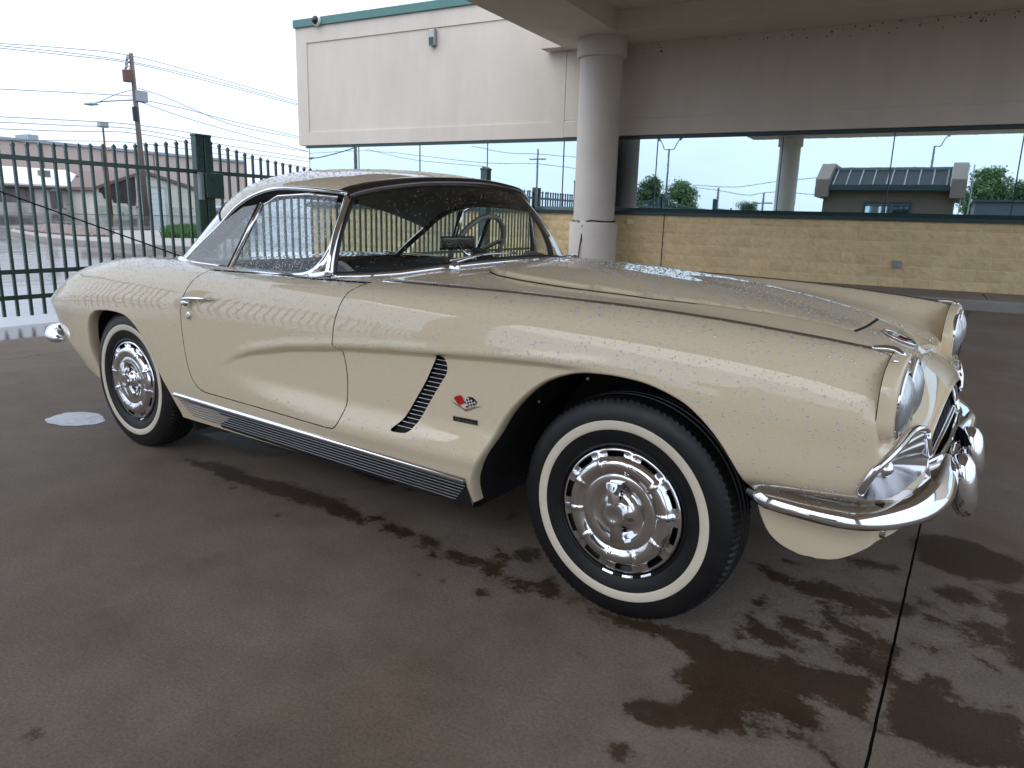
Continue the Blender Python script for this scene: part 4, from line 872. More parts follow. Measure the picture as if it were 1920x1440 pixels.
def side_pt(x, z, off=0.):
    """point on the near flank at (x, z), pushed out by off"""
    return np.array([x, -(float(_bil(_WS, _xg, _zg, x, z))+off), z])
def top_z(x, w): return _bil(_ZT, _xg, _wg, x, np.abs(w))
def top_pt(x, w, off=0.): return np.array([x, -w, float(top_z(x, w))+off])
def dens(poly, step=.02):
    out = []
    for i in range(len(poly)):
        a, b = np.array(poly[i]), np.array(poly[(i+1) % len(poly)]); m = max(1, int(np.linalg.norm(b-a)/step))
        for k in range(m): out.append(tuple(a+(b-a)*k/m))
    return out
def curve_closed(pts, m):
    P_ = np.array(pts, float); E_ = np.concatenate([P_[-2:], P_, P_[:3]]); q = cr(E_, np.linspace(2, 2+len(P_), m, endpoint=False)); return [tuple(p) for p in q]
def shrink(poly, d):
    P_ = np.array(poly); n = len(P_); T_ = np.roll(P_, -1, 0)-np.roll(P_, 1, 0); T_ /= np.linalg.norm(T_, axis=1, keepdims=True)+1e-12
    A = .5*np.sum(P_[:, 0]*np.roll(P_[:, 1], -1)-np.roll(P_[:, 0], -1)*P_[:, 1]); s = 1 if A > 0 else -1
    return [tuple(p+s*d*np.array([-t[1], t[0]])) for p, t in zip(P_, T_)]
ARF = [(-.52,.20),(-.50,.315),(-.459,.402),(-.401,.517),(-.344,.594),(-.271,.662),(-.2,.704),(-.115,.733),(-.04,.742),(.03,.742),(.107,.733),(.197,.703),(.257,.660),(.302,.613),(.341,.555),(.365,.50),(.374,.44),(.385,.395),(.404,.355),(.435,.328),(.48,.312),(.53,.302),(.56,.20)]
ARR = [(-2.93,.15),(-2.945,.30),(-2.965,.40),(-2.955,.463),(-2.920,.550),(-2.877,.606),(-2.811,.643),(-2.741,.658),(-2.63,.667),(-2.51,.662),(-2.44,.640),(-2.38,.600),(-2.33,.545),(-2.285,.47),(-2.24,.39),(-2.20,.31),(-2.17,.15)]
def arch_curve(P_): return [tuple(q) for q in spl(P_, 90)]
arF, arR = arch_curve(ARF), arch_curve(ARR)
DOOR = [(-1.013,.905),(-1.045,.875),(-1.066,.815),(-1.080,.758),(-1.083,.692),(-1.070,.650),(-1.060,.61),(-1.056,.563),(-1.062,.494),(-1.075,.425),(-1.098,.388),(-1.14,.376),(-1.31,.376),(-1.564,.380),(-1.811,.382),(-1.924,.386),(-1.979,.415),(-2.008,.48),(-2.019,.59),(-2.020,.68),(-2.008,.765),(-1.985,.815),(-1.955,.858),(-1.93,.894)]
def door_outline():
    a = [tuple(q) for q in spl(DOOR, 120)]; return a
dO = door_outline(); dO = dO+[(-1.65, .897), (-1.3, .899)]          # closes along the sill
VENT = curve_closed([(-.83,.428),(-.775,.428),(-.752,.436),(-.735,.455),(-.68,.538),(-.624,.621),(-.604,.650),(-.600,.677),(-.612,.700),(-.634,.712),(-.645,.698),(-.69,.615),(-.74,.54),(-.79,.47)], 64)
HOOD = [(-.80,0),(-.80,.20),(-.79,.34),(-.76,.42),(-.70,.455),(-.60,.465),(-.40,.462),(-.10,.43),(.15,.36),(.33,.28),(.43,.225),(.452,.205),(.455,.15),(.456,0)]
# ---- triangulate the half body in (x, t) with door, arches and vent as constraints
SCL = .085
xs_ = np.concatenate([np.linspace(-3.62, .62, 250), np.array([.6265, .6305, .6325, .636, .640, .645]), np.linspace(.652, .7149, 10)])
ts_ = np.concatenate([np.arange(0, 2.999, .125), np.arange(3, 6, .07), np.arange(6, 7, .06), np.linspace(7, 10, 44)])
def to_t(poly): return [(x, t_of_z(x, z)) for x, z in poly]
dI = shrink(dO, .0045)
NOST = [(.612,.532),(.618,.552),(.632,.590),(.652,.628),(.680,.652),(.696,.650),(.709,.618),(.7145,.57),(.7145,.532)]
loops = {'nost': to_t(dens(NOST, .01)), 'door_o': to_t(dO), 'door_i': to_t(dI), 'arf': to_t(arF), 'arr': to_t(arR), 'vent': to_t(VENT)}
for k in ('arf', 'arr'):
    L_ = loops[k]; L_ = [p for p in L_ if p[1] > 0]; loops[k] = [(L_[0][0], -.2)]+L_+[(L_[-1][0], -.2)]
COCK = [(-2.26, 6.75)]+[(-2.15, 6.55), (-1.95, 6.42), (-1.6, 6.40), (-1.35, 6.40)]
# cockpit opening follows the windshield base
def ws_base(y):     # plan curve of the windshield foot
    y = np.abs(y); return np.interp(y, [0, .15, .3, .45, .6, .7, .77], [-.86, -.872, -.905, -.965, -1.045, -1.12, -1.22])
cw = np.linspace(.72, 0, 14)
loops['cock'] = [(-2.30, 10.2), (-2.30, 7.6), (-2.24, 6.9), (-2.15, 6.6), (-1.95, 6.45), (-1.6, 6.42), (-1.35, 6.42)]+[(float(ws_base(w_))-.03, t_of_w(float(ws_base(w_))-.03, w_)) for w_ in cw if w_ < .70]+[(-.90, 10.2)]
pts2 = []; edges = []
def addloop(L_):
    n0 = len(pts2)
    for p in L_: pts2.append((p[0], p[1]*SCL))
    for i in range(len(L_)): edges.append((n0+i, n0+(i+1) % len(L_)))
for k in loops: addloop(loops[k])
cove_lines = []
for dz in (-.030, -.023, -.0165, -.010, -.0035, .003, .010, .018, .028):
    xl = np.linspace(-1.775, -.02, 110); Lz = [(float(x), t_of_z(float(x), float(np.interp(x, COVU[:, 0], COVU[:, 1])+dz))) for x in xl]
    Lz = [p for p in Lz if not inside(loops['arf'], np.array([p[0]]), np.array([p[1]]))[0]]; cove_lines.append([(p[0], p[1]*SCL) for p in Lz])
XX, TT = np.meshgrid(xs_, ts_, indexing='ij')
gp = np.stack([XX.ravel(), TT.ravel()], 1)
keep = np.ones(len(gp), bool)
for k, L_ in loops.items():
    LL = [(p[0], p[1]*SCL) for p in L_]; keep &= polydist(LL, gp[:, 0], gp[:, 1]*SCL) > .0035
for L_ in cove_lines: keep &= polydist(L_, gp[:, 0], gp[:, 1]*SCL, closed=False) > .004
for L_ in cove_lines:
    A_ = np.array(L_); kk_ = np.ones(len(A_), bool)
    for k in ('door_o', 'door_i', 'arf', 'vent'): kk_ &= polydist([(p[0], p[1]*SCL) for p in loops[k]], A_[:, 0], A_[:, 1]) > .003
    for p in A_[kk_]: pts2.append((float(p[0]), float(p[1])))
for k in ('arf', 'arr', 'cock', 'nost'): keep &= ~inside(loops[k], gp[:, 0], gp[:, 1])
for p in gp[keep]: pts2.append((p[0], p[1]*SCL))
res = delaunay_2d_cdt([Vector(p) for p in pts2], edges, [], 0, 1e-7)
V2 = np.array([(p[0], p[1]/SCL) for p in res[0]]); F2 = np.array([f_ for f_ in res[2]])
cx = V2[F2].mean(1)
def ins(k): return inside(loops[k], cx[:, 0], cx[:, 1])
i_do, i_di = ins('door_o'), ins('door_i')
dom = (cx[:, 1] > 0) & (cx[:, 1] < 10) & (cx[:, 0] > -3.62) & (cx[:, 0] < .715) & ~ins('arf') & ~ins('arr') & ~ins('cock') & ~ins('nost')
sel = {'door': dom & i_di & ~ins('vent'), 'gap': dom & i_do & ~i_di, 'vent': dom & ins('vent')}
sel['body'] = dom & ~i_do & ~sel['vent']
V2c = V2.copy(); V2c[:, 1] = np.clip(V2c[:, 1], 0, 10)
S3 = body(V2c[:, 0], V2c[:, 1]); N3 = bnormal(V2c[:, 0], V2c[:, 1])
cen = S3.copy(); out = np.stack([np.zeros(len(S3)), S3[:, 1], (S3[:, 2]-.55)], 1)
N3 = -N3
def half_piece(name, mask, mtl, parent, near=True, off=0.):
    Fm = F2[mask]; used, inv = np.unique(Fm, return_inverse=True); Fm = inv.reshape(-1, 3)
    P_ = S3[used]+off*N3[used]; Nn = N3[used].copy(); s = -1 if near else 1
    P_ = P_*np.array([1, s, 1]); Nn = Nn*np.array([1, s, 1])
    fn = np.cross(P_[Fm[:, 1]]-P_[Fm[:, 0]], P_[Fm[:, 2]]-P_[Fm[:, 0]]); bad = np.sum(fn*Nn[Fm].sum(1), 1) < 0; Fm[bad] = Fm[bad][:, ::-1]
    ar = np.linalg.norm(fn, axis=1) > 1e-10; Fm = Fm[ar]
    return mesh_obj(name, P_, Fm, mtl, parent, smooth=True, normals=Nn)
def both(name, mask, mtl, parent, off=0.):
    """one mesh: near and far half together"""
    Vs, Fs, Ns = [], [], []
    for s in (-1, 1):
        Fm = F2[mask]; used, inv = np.unique(Fm, return_inverse=True); Fm = inv.reshape(-1, 3); P_ = (S3[used]+off*N3[used])*np.array([1, s, 1]); Nn = N3[used]*np.array([1, s, 1])
        fn = np.cross(P_[Fm[:, 1]]-P_[Fm[:, 0]], P_[Fm[:, 2]]-P_[Fm[:, 0]]); bad = np.sum(fn*Nn[Fm].sum(1), 1) < 0; Fm[bad] = Fm[bad][:, ::-1]; Fm = Fm[np.linalg.norm(fn, axis=1) > 1e-10]
        Fs.append(Fm+sum(len(q) for q in Vs)); Vs.append(P_); Ns.append(Nn)
    return mesh_obj(name, np.concatenate(Vs), np.concatenate(Fs), mtl, parent, smooth=True, normals=np.concatenate(Ns))
both('body', sel['body'], M['paint'], car)
doors = []
for nr in (True, False):
    d_ = half_piece('door', sel['door'], M['paint'], car, nr); doors.append(d_); half_piece('door_gap', sel['gap'], M['black'], car, nr, -.006)
    vb = half_piece('side_vent', sel['vent'], M['black'], car, nr, -.016)
    s = -1 if nr else 1
    # vent bars across the opening
    zz = np.linspace(.446, .692, 17)
    for z in zz:
        xx = np.linspace(-.84, -.59, 60); ok = inside(VENT, xx, np.full(60, z))
        if ok.any():
            a, b_ = xx[ok].min(), xx[ok].max(); P_ = [side_pt(x, z, -.004) for x in np.linspace(a-.002, b_+.002, 5)]; P_ = [(p[0], p[1]*(-s), p[2]) for p in P_]
            Geo().tube([(p[0], p[1], p[2]+.0) for p in P_], .0035, 6, flat=.7).obj('vent_bar', M['chrome2'], vb, smooth=True)
# ---- wheel-arch lips and wells
def arch_lip(poly, near):
    s = -1 if near else 1; g = Geo(); rows = []
    P_ = [q for q in poly if .0 < t_of_z(*q)]
    c_ = np.mean(P_, 0)
    for x, z in P_:
        p = side_pt(x, z); d_ = np.array([c_[0]-x, c_[1]-.1-z]); d_ /= np.linalg.norm(d_); w = -p[1]
        rows.append([(x, s*w, z), (x+d_[0]*.004, s*(w-.002), z+d_[1]*.004), (x+d_[0]*.007, s*(w-.010), z+d_[1]*.007), (x+d_[0]*.008, s*(w-.03), z+d_[1]*.008), (x+d_[0]*.004, s*(w-.05), z+d_[1]*.004)])
    return g.grid(np.array(rows)).obj('arch_lip', M['paint'], car, smooth=True)
def well(poly, near):
    s = -1 if near else 1; P_ = [q for q in poly]; g = Geo(); c_ = np.array([np.mean([q[0] for q in P_]), .35]); rows = []
    for x, z in P_:
        w = -side_pt(x, max(z, .24))[1]; k = 1.012
        rows.append([(x, s*(w-.045), z), (c_[0]+(x-c_[0])*k, s*(w-.07), c_[1]+(z-c_[1])*k+.0), (c_[0]+(x-c_[0])*k, s*.42, c_[1]+(z-c_[1])*k)])
    g.grid(np.array(rows)); n = len(P_); g.add([r_[2] for r_ in rows], [tuple(range(n))]); return g.obj('wheel_well', M['liner'], car)
for nr in (True, False):
    for P_ in (arF, arR): arch_lip(P_, nr)
    well(arch_curve(ARF[:16]+[(.372,.43),(.372,.37)]), nr); well(arR, nr)
Geo().box(-2.16, -.56, -.72, .72, .262, .30).box(-3.25, -2.16, -.40, .40, .30, .33).box(-.56, .58, -.40, .40, .30, .33).obj('underbody', M['black'], car)
for px_ in ((992, 750), (1067, 712)): pass
for (x, z) in ((-.295, .60), (-.12, .70)):
    V, F = lathe_pts([(0, -.004), (.007, -.003), (.008, 0)], 8); p = side_pt(x, z); Geo().add([(q[0]*.7+x, q[1]*.7+p[1]+.07, q[2]*.7+z) for q in V], F).obj('liner_screw', M['rib'], car)
# ---- rear panel (closes the tail)
P_ = [body(np.array([-3.62]), np.array([t]))[0] for t in np.linspace(0, 10, 24)]
Geo().add([(p[0]-.0, -p[1], p[2]) for p in P_]+[(p[0], p[1], p[2]) for p in P_[::-1]], [tuple(range(48))]).obj('tail_panel', M['paint'], car)
# ---- hood: a raised panel with its own rolled edge
def hood_panel():
    H_ = [(x, w) for x, w in HOOD]; full = dens(H_[::-1]+[(x, -w) for x, w in H_[1:-1]], .03)
    full = [p for p in full]
    xs2 = np.arange(-.80, .46, .02); ys2 = np.arange(-.48, .481, .02)
    def edge_d(X, Y): return polydist(full, X, Y)
    pt = [Vector(p) for p in full]; ed = [(i, (i+1) % len(full)) for i in range(len(full))]
    X, Y = np.meshgrid(xs2, ys2, indexing='ij'); X = X.ravel(); Y = Y.ravel(); k = inside(full, X, Y) & (edge_d(X, Y) > .008)
    pt += [Vector((x, y)) for x, y in zip(X[k], Y[k])]
    for dd in (.004, .010): pt += [Vector(p) for p in shrink(full, -dd if False else dd)]
    r_ = delaunay_2d_cdt(pt, ed, [], 0, 1e-7); A = np.array([tuple(p) for p in r_[0]]); F_ = np.array(r_[2]); c_ = A[F_].mean(1); F_ = F_[inside(full, c_[:, 0], c_[:, 1])]
    def extra(X, Y):
        d_ = edge_d(X, Y); base = np.interp(X, [-.8, -.4, 0, .3, .456], [.020, .017, .009, .0045, .004])
        crown = .012*np.exp(-(Y/.20)**2)*smooth01((X+.8)/.25)*smooth01((.46-X)/.5)
        return base*(.15+.85*np.sqrt(np.clip(d_/.010, 0, 1)))+crown
    def h(X, Y): return top_z(X, Y)+extra(X, Y)
    z = h(A[:, 0], A[:, 1]); e = .003; E = .02
    zx = (extra(A[:, 0]+e, A[:, 1])-extra(A[:, 0]-e, A[:, 1]))/(2*e)+(top_z(A[:, 0]+E, A[:, 1])-top_z(A[:, 0]-E, A[:, 1]))/(2*E)
    zy = (extra(A[:, 0], A[:, 1]+e)-extra(A[:, 0], A[:, 1]-e))/(2*e)+(top_z(A[:, 0], A[:, 1]+E)-top_z(A[:, 0], A[:, 1]-E))/(2*E)
    N_ = np.stack([-zx, -zy, np.ones(len(A))], 1); N_ /= np.linalg.norm(N_, axis=1, keepdims=True)
    P_ = np.column_stack([A, z]); fn = np.cross(P_[F_[:, 1]]-P_[F_[:, 0]], P_[F_[:, 2]]-P_[F_[:, 0]]); F_[fn[:, 2] < 0] = F_[fn[:, 2] < 0][:, ::-1]
    o = mesh_obj('hood', P_, F_, M['paint'], car, smooth=True, normals=N_)
    # the dark gap under its edge
    n = len(full); zb_ = [top_pt(x, abs(y))[2] for x, y in full]; v = [(x, y, b_+.0015) for (x, y), b_ in zip(full, zb_)]; fo = shrink(full, -.0055); v += [(x, y, top_pt(x, abs(y))[2]+.0012) for x, y in fo]
    fi = shrink(full, .012); v += [(x, y, top_pt(x, abs(y))[2]+.0015) for x, y in fi]
    gi = [i for i in range(n) if full[i][0] < .02 or (full[i][0] > .448 and full[(i+1) % n][0] > .448)]; mesh_obj('hood_gap', v, [(i, (i+1) % n, n+(i+1) % n, n+i) for i in gi]+[(i, 2*n+i, 2*n+(i+1) % n, (i+1) % n) for i in gi], M['black'], o)
    return o, h
hood, hood_h = hood_panel()
# ---- chrome fender-top strips and headlamp spears
for s in (-1, 1):
    xx = np.linspace(-.98, .60, 60); P_ = [body(np.array([x]), np.array([6.0]))[0] for x in xx]
    g = Geo(); rows = []
    for i, p in enumerate(P_):
        w_ = .0075*min(1, (i+1)/10); rows.append([(p[0], s*(p[1]+w_), p[2]-.002), (p[0], s*(p[1]+w_*.5), p[2]+.004), (p[0], s*(p[1]-w_*.5), p[2]+.005), (p[0], s*(p[1]-w_), p[2]+.0005)])
    g.grid(np.array(rows)).obj('fender_strip', M['chrome2'], car, smooth=True)
    sp = [(.585, .733, .866, .010), (.61, .733, .868, .015), (.632, .733, .866, .016), (.652, .733, .855, .013), (.668, .733, .838, .004)]
    Q = spl([(a[0], s*a[1], a[2]) for a in sp], 16); rr_ = np.interp(np.linspace(0, 1, 16), np.linspace(0, 1, 5), [a[3] for a in sp])
    Geo().tube(Q, list(rr_), 10, flat=.55).obj('lamp_spear', M['chrome'], car, smooth=True)
# ---- headlamp pods
def pod_ring(x, k, dz=0, dy=0):
    """outline of the twin-lamp pod in (w, z): flat oval, fuller outside"""
    C_ = np.array([(.875, .745), (.872, .80), (.835, .838), (.733, .862), (.62, .850), (.545, .82), (.505, .765), (.510, .71), (.55, .672), (.64, .660), (.76, .660), (.84, .675), (.87, .705)])
    c_ = np.array([.688, .757]); P_ = curve_closed(list(c_+(C_-c_)*np.array(k)), 52); return [(x, p[0]+dy, p[1]+dz) for p in P_]
for s in (-1, 1):
    def sg(L_): return [(p[0], s*p[1], p[2]) for p in L_]
    g = Geo(); rings = [pod_ring(.6315, (1.0, 1.0)), pod_ring(.638, (.999, .998)), pod_ring(.645, (.995, .992)), pod_ring(.652, (.988, .983)), pod_ring(.6585, (.976, .966)), pod_ring(.6635, (.958, .942)), pod_ring(.6660, (.93, .905)), pod_ring(.6655, (.905, .87)), pod_ring(.657, (.88, .83))]
    A = np.array([sg(r_)+[sg(r_)[0]] for r_ in rings]); b_ = g.grid(A, flip=(s > 0)).obj('headlamp_bezel', M['paint'], car, smooth=True)
    Geo().add(sg(pod_ring(.6575, (.882, .832))), [tuple(range(52))]).obj('bezel_face', M['paint'], b_)
    A = np.array([sg(r_)+[sg(r_)[0]] for r_ in (pod_ring(.6300, (1.0008, 1.0008)), pod_ring(.6318, (1.0008, 1.0008)))]); Geo().grid(A).obj('bezel_seam', M['black'], b_)
    for wy in (.775, .598):
        V, F = lathe_pts([(.083, .0), (.083, .012), (.077, .015), (.073, .008)], 36); hl = Geo().add([(.6575+q[1], s*wy+q[0], .752+q[2]) for q in V], F).obj('lamp_rim', M['chrome'], b_, ang=50)
        V, F = lathe_pts([(.0735, .006), (.066, .016), (.05, .025), (.028, .031), (0, .033)], 36); Geo().add([(.6575+q[1], s*wy+q[0], .752+q[2]) for q in V], F).obj('headlamp_lens', M['lens'], b_, smooth=True)
    p = (.645, s*.80, .853); V, F = lathe_pts([(0, .0035), (.005, .003), (.006, 0)], 10, 'z'); Geo().add([(q[0]+p[0], q[1]+p[1], q[2]+p[2]-.002) for q in V], F).obj('bezel_screw', M['chrome2'], b_)
# ---- nose: grille mouth, surround, teeth
def mouth(x, k=1., dz=0):
    out_ = []
    for t in np.linspace(0, 2*np.pi, 64, endpoint=False):
        z = .53+dz+.118*k*math.sin(t); c_ = math.cos(t); out_.append((x+(.53-z)*.22, .475*k*math.copysign(abs(c_)**.75, c_), z))
    return out_
Geo().tube(mouth(.706), .015, 10, closed=True).obj('grille_surround', M['chrome'], car, smooth=True)
g = Geo(); A = np.array([mouth(.710)+[mouth(.710)[0]], mouth(.66, .97)+[mouth(.66, .97)[0]], mouth(.55, .95)+[mouth(.55, .95)[0]]]); g.grid(A).obj('grille_throat', M['black'], car); Geo().add(mouth(.55, .95), [tuple(range(64))]).obj('grille_back', M['black'], car)
for k in range(9):
    y = -.36+.09*k; h = .10*math.sqrt(max(.05, 1-(y/.46)**2)); Geo().tube(spl([(.655, y, .53-h), (.685, y, .53-h*.5), (.690, y, .53), (.675, y, .53+h*.5), (.645, y, .53+h)], 12), .012, 8).obj('grille_tooth', M['black'], car, smooth=True)
Geo().prism([(.655, -.40), (.712, -.40), (.738, -.30), (.745, -.10), (.745, .10), (.738, .30), (.712, .40), (.655, .40)], 'z', .505, .53).obj('grille_bar', M['chrome'], car, bevel=.008)
# chrome pan between the bumper guards
Geo().prism([(.66, .45), (.735, .44), (.752, .40), (.735, .345), (.66, .34)], 'y', -.16, .16).obj('plate_pan', M['chrome'], car, bevel=.012)
Geo().box(.757, .761, -.11, .11, .355, .455).obj('plate_bracket', M['chrome2'], car, bevel=.004)
# ---- parking-lamp nostrils: bright lip round the opening, polished cup and lamp inside
def surf(x, z, off=0.): p = side_pt(x, z, off); return np.array([p[0], -p[1], p[2]])
for s in (-1, 1):
    lip = [(x, z) for x, z in spl(NOST[1:-1], 36)]
    Q = np.array([surf(x, z, .003)*np.array([1, s, 1]) for x, z in lip]); Geo().tube(Q, .010, 10).obj('nostril_lip', M['chrome'], car, smooth=True)
    ctr = np.array([.655, s*.70, .555]); Qc = np.array([surf(x, z, -.001)*np.array([1, s, 1]) for x, z in dens(NOST, .008)]); Qc = np.concatenate([Qc, Qc[:1]])
    c0 = Qc.mean(0); nr_ = np.array([.62, s*.76, .18]); A = np.stack([c0+(Qc-c0)*r_-nr_*.062*(1-r_*r_) for r_ in (1., .96, .88, .76, .6, .4, .2, .001)], 1); Geo().grid(A).obj('nostril_cup', M['cup'], car, smooth=True)
    V, F = lathe_pts([(.046, -.02), (.044, .0), (.038, .018), (.02, .032), (0, .036)], 24); Geo().add([(.640+q[1]*.8, s*(.745+q[0]*.80+q[1]*.35), .590+q[2]*.62) for q in V], F).obj('parking_lamp', M['chrome'], car, smooth=True)
# ---- bumpers
def bumper(s):
    path = [(.345, .792), (.40, .832), (.49, .850), (.58, .850), (.650, .820), (.708, .755), (.755, .655), (.783, .52), (.787, .38), (.780, .26), (.772, .185)]
    wd = [.45, .8, 1, 1, 1.05, 1.2, 1.35, 1.35, 1.2, 1.0, .8]
    m_ = 80; P2_ = spl([(p[0], p[1], 0) for p in path], m_); W2 = np.interp(np.linspace(0, 10, m_), range(11), wd); T_ = np.gradient(P2_, axis=0); T_ /= np.linalg.norm(T_, axis=1, keepdims=True); Nn = np.stack([-T_[:, 1], T_[:, 0]], 1); c_ = np.array([.3, .3]); fl = np.sum(Nn*(P2_[:, :2]-c_), 1) < 0; Nn[fl] *= -1
    prof = [(-.108, .016), (-.102, .0265), (-.06, .0255), (-.026, .0195), (-.009, .009), (-.001, -.002), (0, -.009), (-.004, -.016), (-.015, -.0205), (-.05, -.026), (-.10, -.028)]
    rows = [[(p[0]+n_[0]*o_*k, s*(p[1]+n_[1]*o_*k), .474+z_*1.32*min(1, k+.2)) for o_, z_ in prof] for p, n_, k in zip(P2_, Nn, W2)]
    g = Geo().grid(np.array(rows), flip=(s < 0)); q = len(prof); g.add(rows[0], [tuple(range(q))]); g.add(rows[-1], [tuple(range(q))]); return g.obj('front_bumper', M['chrome'], car, ang=55)
for s in (-1, 1):
    bumper(s)
    prof = [(.0, -.092), (.028, -.087), (.045, -.066), (.051, -.02), (.050, .03), (.044, .066), (.028, .086), (.0, .092)]
    V, F = lathe_pts(prof, 24, 'z'); Geo().add([(.795+q[0]*.72+(q[2] < 0)*(-q[2])*.12-(q[2] > 0)*q[2]*.18, s*(.185+q[1]*1.0), .418+q[2]) for q in V], F).obj('bumper_guard', M['chrome'], car, smooth=True)
    Geo().box(.52, .66, s*.74-.03, s*.74+.03, .475, .505).obj('bumper_bracket', M['black'], car)
V, F = lathe_pts([(.020, 0), (.018, .045), (.0, .047)], 14); Geo().add([(.615+q[1], -.66+q[0], .40+q[2]) for q in V], F).obj('tow_eye', M['chrome'], car, ang=40)
# rear bumperettes
for s in (-1, 1):
    Q = spl([(-3.36, s*.768, .430), (-3.44, s*.775, .432), (-3.53, s*.752, .44), (-3.60, s*.69, .447), (-3.64, s*.52, .45)], 24); Geo().tube(Q, list(np.interp(np.linspace(0, 1, 24), [0, .12, .35, .7, 1], [.008, .022, .034, .038, .035])), 14, flat=1.).obj('rear_bumper', M['chrome'], car, smooth=True)
# ---- rocker trim: bright top edge over ribbed sill panel
for s in (-1, 1):
    x0, x1 = -2.165, -.515
    xx = np.linspace(x0, x1, 40); zt = np.interp(xx, [x0, x1], [.338, .322])
    rows = []
    for x, z in zip(xx, zt):
        p = side_pt(x, z); w = -p[1]; rows.append([(x, s*(w-.004), z+.006), (x, s*(w+.009), z+.002), (x, s*(w+.011), z-.008), (x, s*(w+.004), z-.016), (x, s*(w-.006), z-.018)])
    sl = Geo().grid(np.array(rows)).obj('sill_moulding', M['chrome'], car, smooth=True)
    for k in range(6):
        z_off = .026+k*.0135; inx = .006*k
        P_ = []
        for x, z in zip(np.linspace(x0+.02+.01*k, x1-.004-.012*k, 24), np.interp(np.linspace(x0, x1, 24), [x0, x1], [.338, .322])):
            P_.append((x, s*(-side_pt(x, z)[1]-.004-inx), z-z_off))
        Geo().tube(P_, .0028, 6).obj('sill_rib', M['rib'], sl, smooth=True)
    rows = []
    for x, z in zip(xx, zt):
        w = -side_pt(x, z)[1]; rows.append([(x, s*(w-.002), z-.012), (x, s*(w-.044), z-.112), (x, s*(w-.12), z-.118)])
    Geo().grid(np.array(rows)).obj('sill_panel', M['seal'], car)
# ---- door handle and lock
for s in (-1, 1):
    f_ = lambda p: (p[0], p[1] if s < 0 else -p[1], p[2])
    H0, H1 = side_pt(-1.975, .772, .022), side_pt(-1.775, .790, .012)
    Q = spl([H0, H0*.7+H1*.3+np.array([0, -.012, .006]), H0*.3+H1*.7+np.array([0, -.008, .003]), H1], 14); Geo().tube([f_(p) for p in Q], list(np.interp(np.linspace(0, 1, 14), [0, .15, .8, 1], [.006, .012, .009, .004])), 10, flat=.6).obj('door_handle', M['chrome'], doors[0 if s < 0 else 1], smooth=True)
    b0 = side_pt(-1.955, .757, .0); Geo().tube([f_(b0), f_(b0+np.array([.004, -.026, .01]))], [.02, .013], 12).obj('handle_button', M['chrome'], doors[0 if s < 0 else 1], smooth=True)
    l0 = side_pt(-1.953, .708, 0); V, F = lathe_pts([(.016, .004), (.016, -.005), (.010, -.008), (.0, -.006)], 18); Geo().add([f_((q[0]+l0[0], q[1]+l0[1], q[2]+l0[2])) for q in V], F).obj('door_lock', M['chrome'], doors[0 if s < 0 else 1], ang=40)
# ---- wheels
_ca, _sa = math.cos(.09204), math.sin(.09204)
def to_car(v): return np.array([v[0]*_ca-v[1]*_sa, v[0]*_sa+v[1]*_ca, v[2]])
CC = to_car(CAM)
def cpx(px, y):
    d = to_car(ray(px)); return CC+(y-CC[1])/d[1]*d
def tyre_mesh():
    prof = [(.186, .062), (.192, .074), (.215, .084), (.241, .089), (.2555, .0905), (.268, .0905), (.285, .089), (.303, .084), (.317, .077)]
    tread = [(.3265, .071, 1), (.3315, .060, 1), (.3335, .045, 1), (.3338, .031, 0), (.3285, .029, 0), (.3285, .025, 0), (.3345, .023, 0), (.3345, .006, 0), (.329, .004, 0)]
    half = [(r, o, 0) for r, o in prof]+tread; full = half+[(r, -o, l) for r, o, l in half[::-1]]; seg = 300; V = []
    for r, o, l in full:
        for k in range(seg):
            t = 2*math.pi*k/seg; rr_ = r-(.0045 if (l and (k % 3) == 0) else 0)
            x, z = rr_*math.cos(t), rr_*math.sin(t)
            if z < -.3285: z = -.3285-(z+.3285)*-.15 if False else -.3285+(z+.3285)*.45      # flattened contact patch
            V.append((x, -o, z))
    F = []
    for i in range(len(full)-1):
        for k in range(seg): F.append((i*seg+k, i*seg+(k+1) % seg, (i+1)*seg+(k+1) % seg, (i+1)*seg+k))
    return V, F
def hub_mesh():
    """stamped cover: slotted rim ring, ten radial ribs, dished centre"""
    pr = [(.188, .071), (.186, .079), (.181, .0815), (.178, .081), (.1635, .080), (.160, .085), (.152, .094), (.140, .097), (.126, .094), (.116, .0885), (.112, .0865), (.109, .0885), (.106, .0895), (.083, .0895), (.080, .088), (.066, .083), (.054, .084), (.044, .092), (.038, .100), (.0335, .102)]
    seg = 160; V = []; F = []
    for r, o in pr:
        for k in range(seg):
            ph = (k/seg*10) % 1.0; d_ = min(ph, 1-ph)          # distance to a rib, in tenths of a turn
            rib = math.exp(-(d_/.038)**2) if .112 < r < .180 else 0
            rib *= min(1, (r-.108)/.02, (.186-r)/.01)
            t = 2*math.pi*k/seg; V.append((r*math.cos(t), -(o+.0065*rib), r*math.sin(t)))
    for i in range(len(pr)-1):
        for k in range(seg):
            ph = ((k+.5)/seg*10) % 1.0
            if i == 3 and .23 < ph < .77: continue             # open slot
            F.append((i*seg+k, i*seg+(k+1) % seg, (i+1)*seg+(k+1) % seg, (i+1)*seg+k))
    return V, F
TV, TF = tyre_mesh(); HV, HF = hub_mesh()
M['hub'] = mat('polished_hubcap', (.80, .80, .81), .06, 1., bump=(40, .03, .004)); M['rimblack'] = M['wheel']
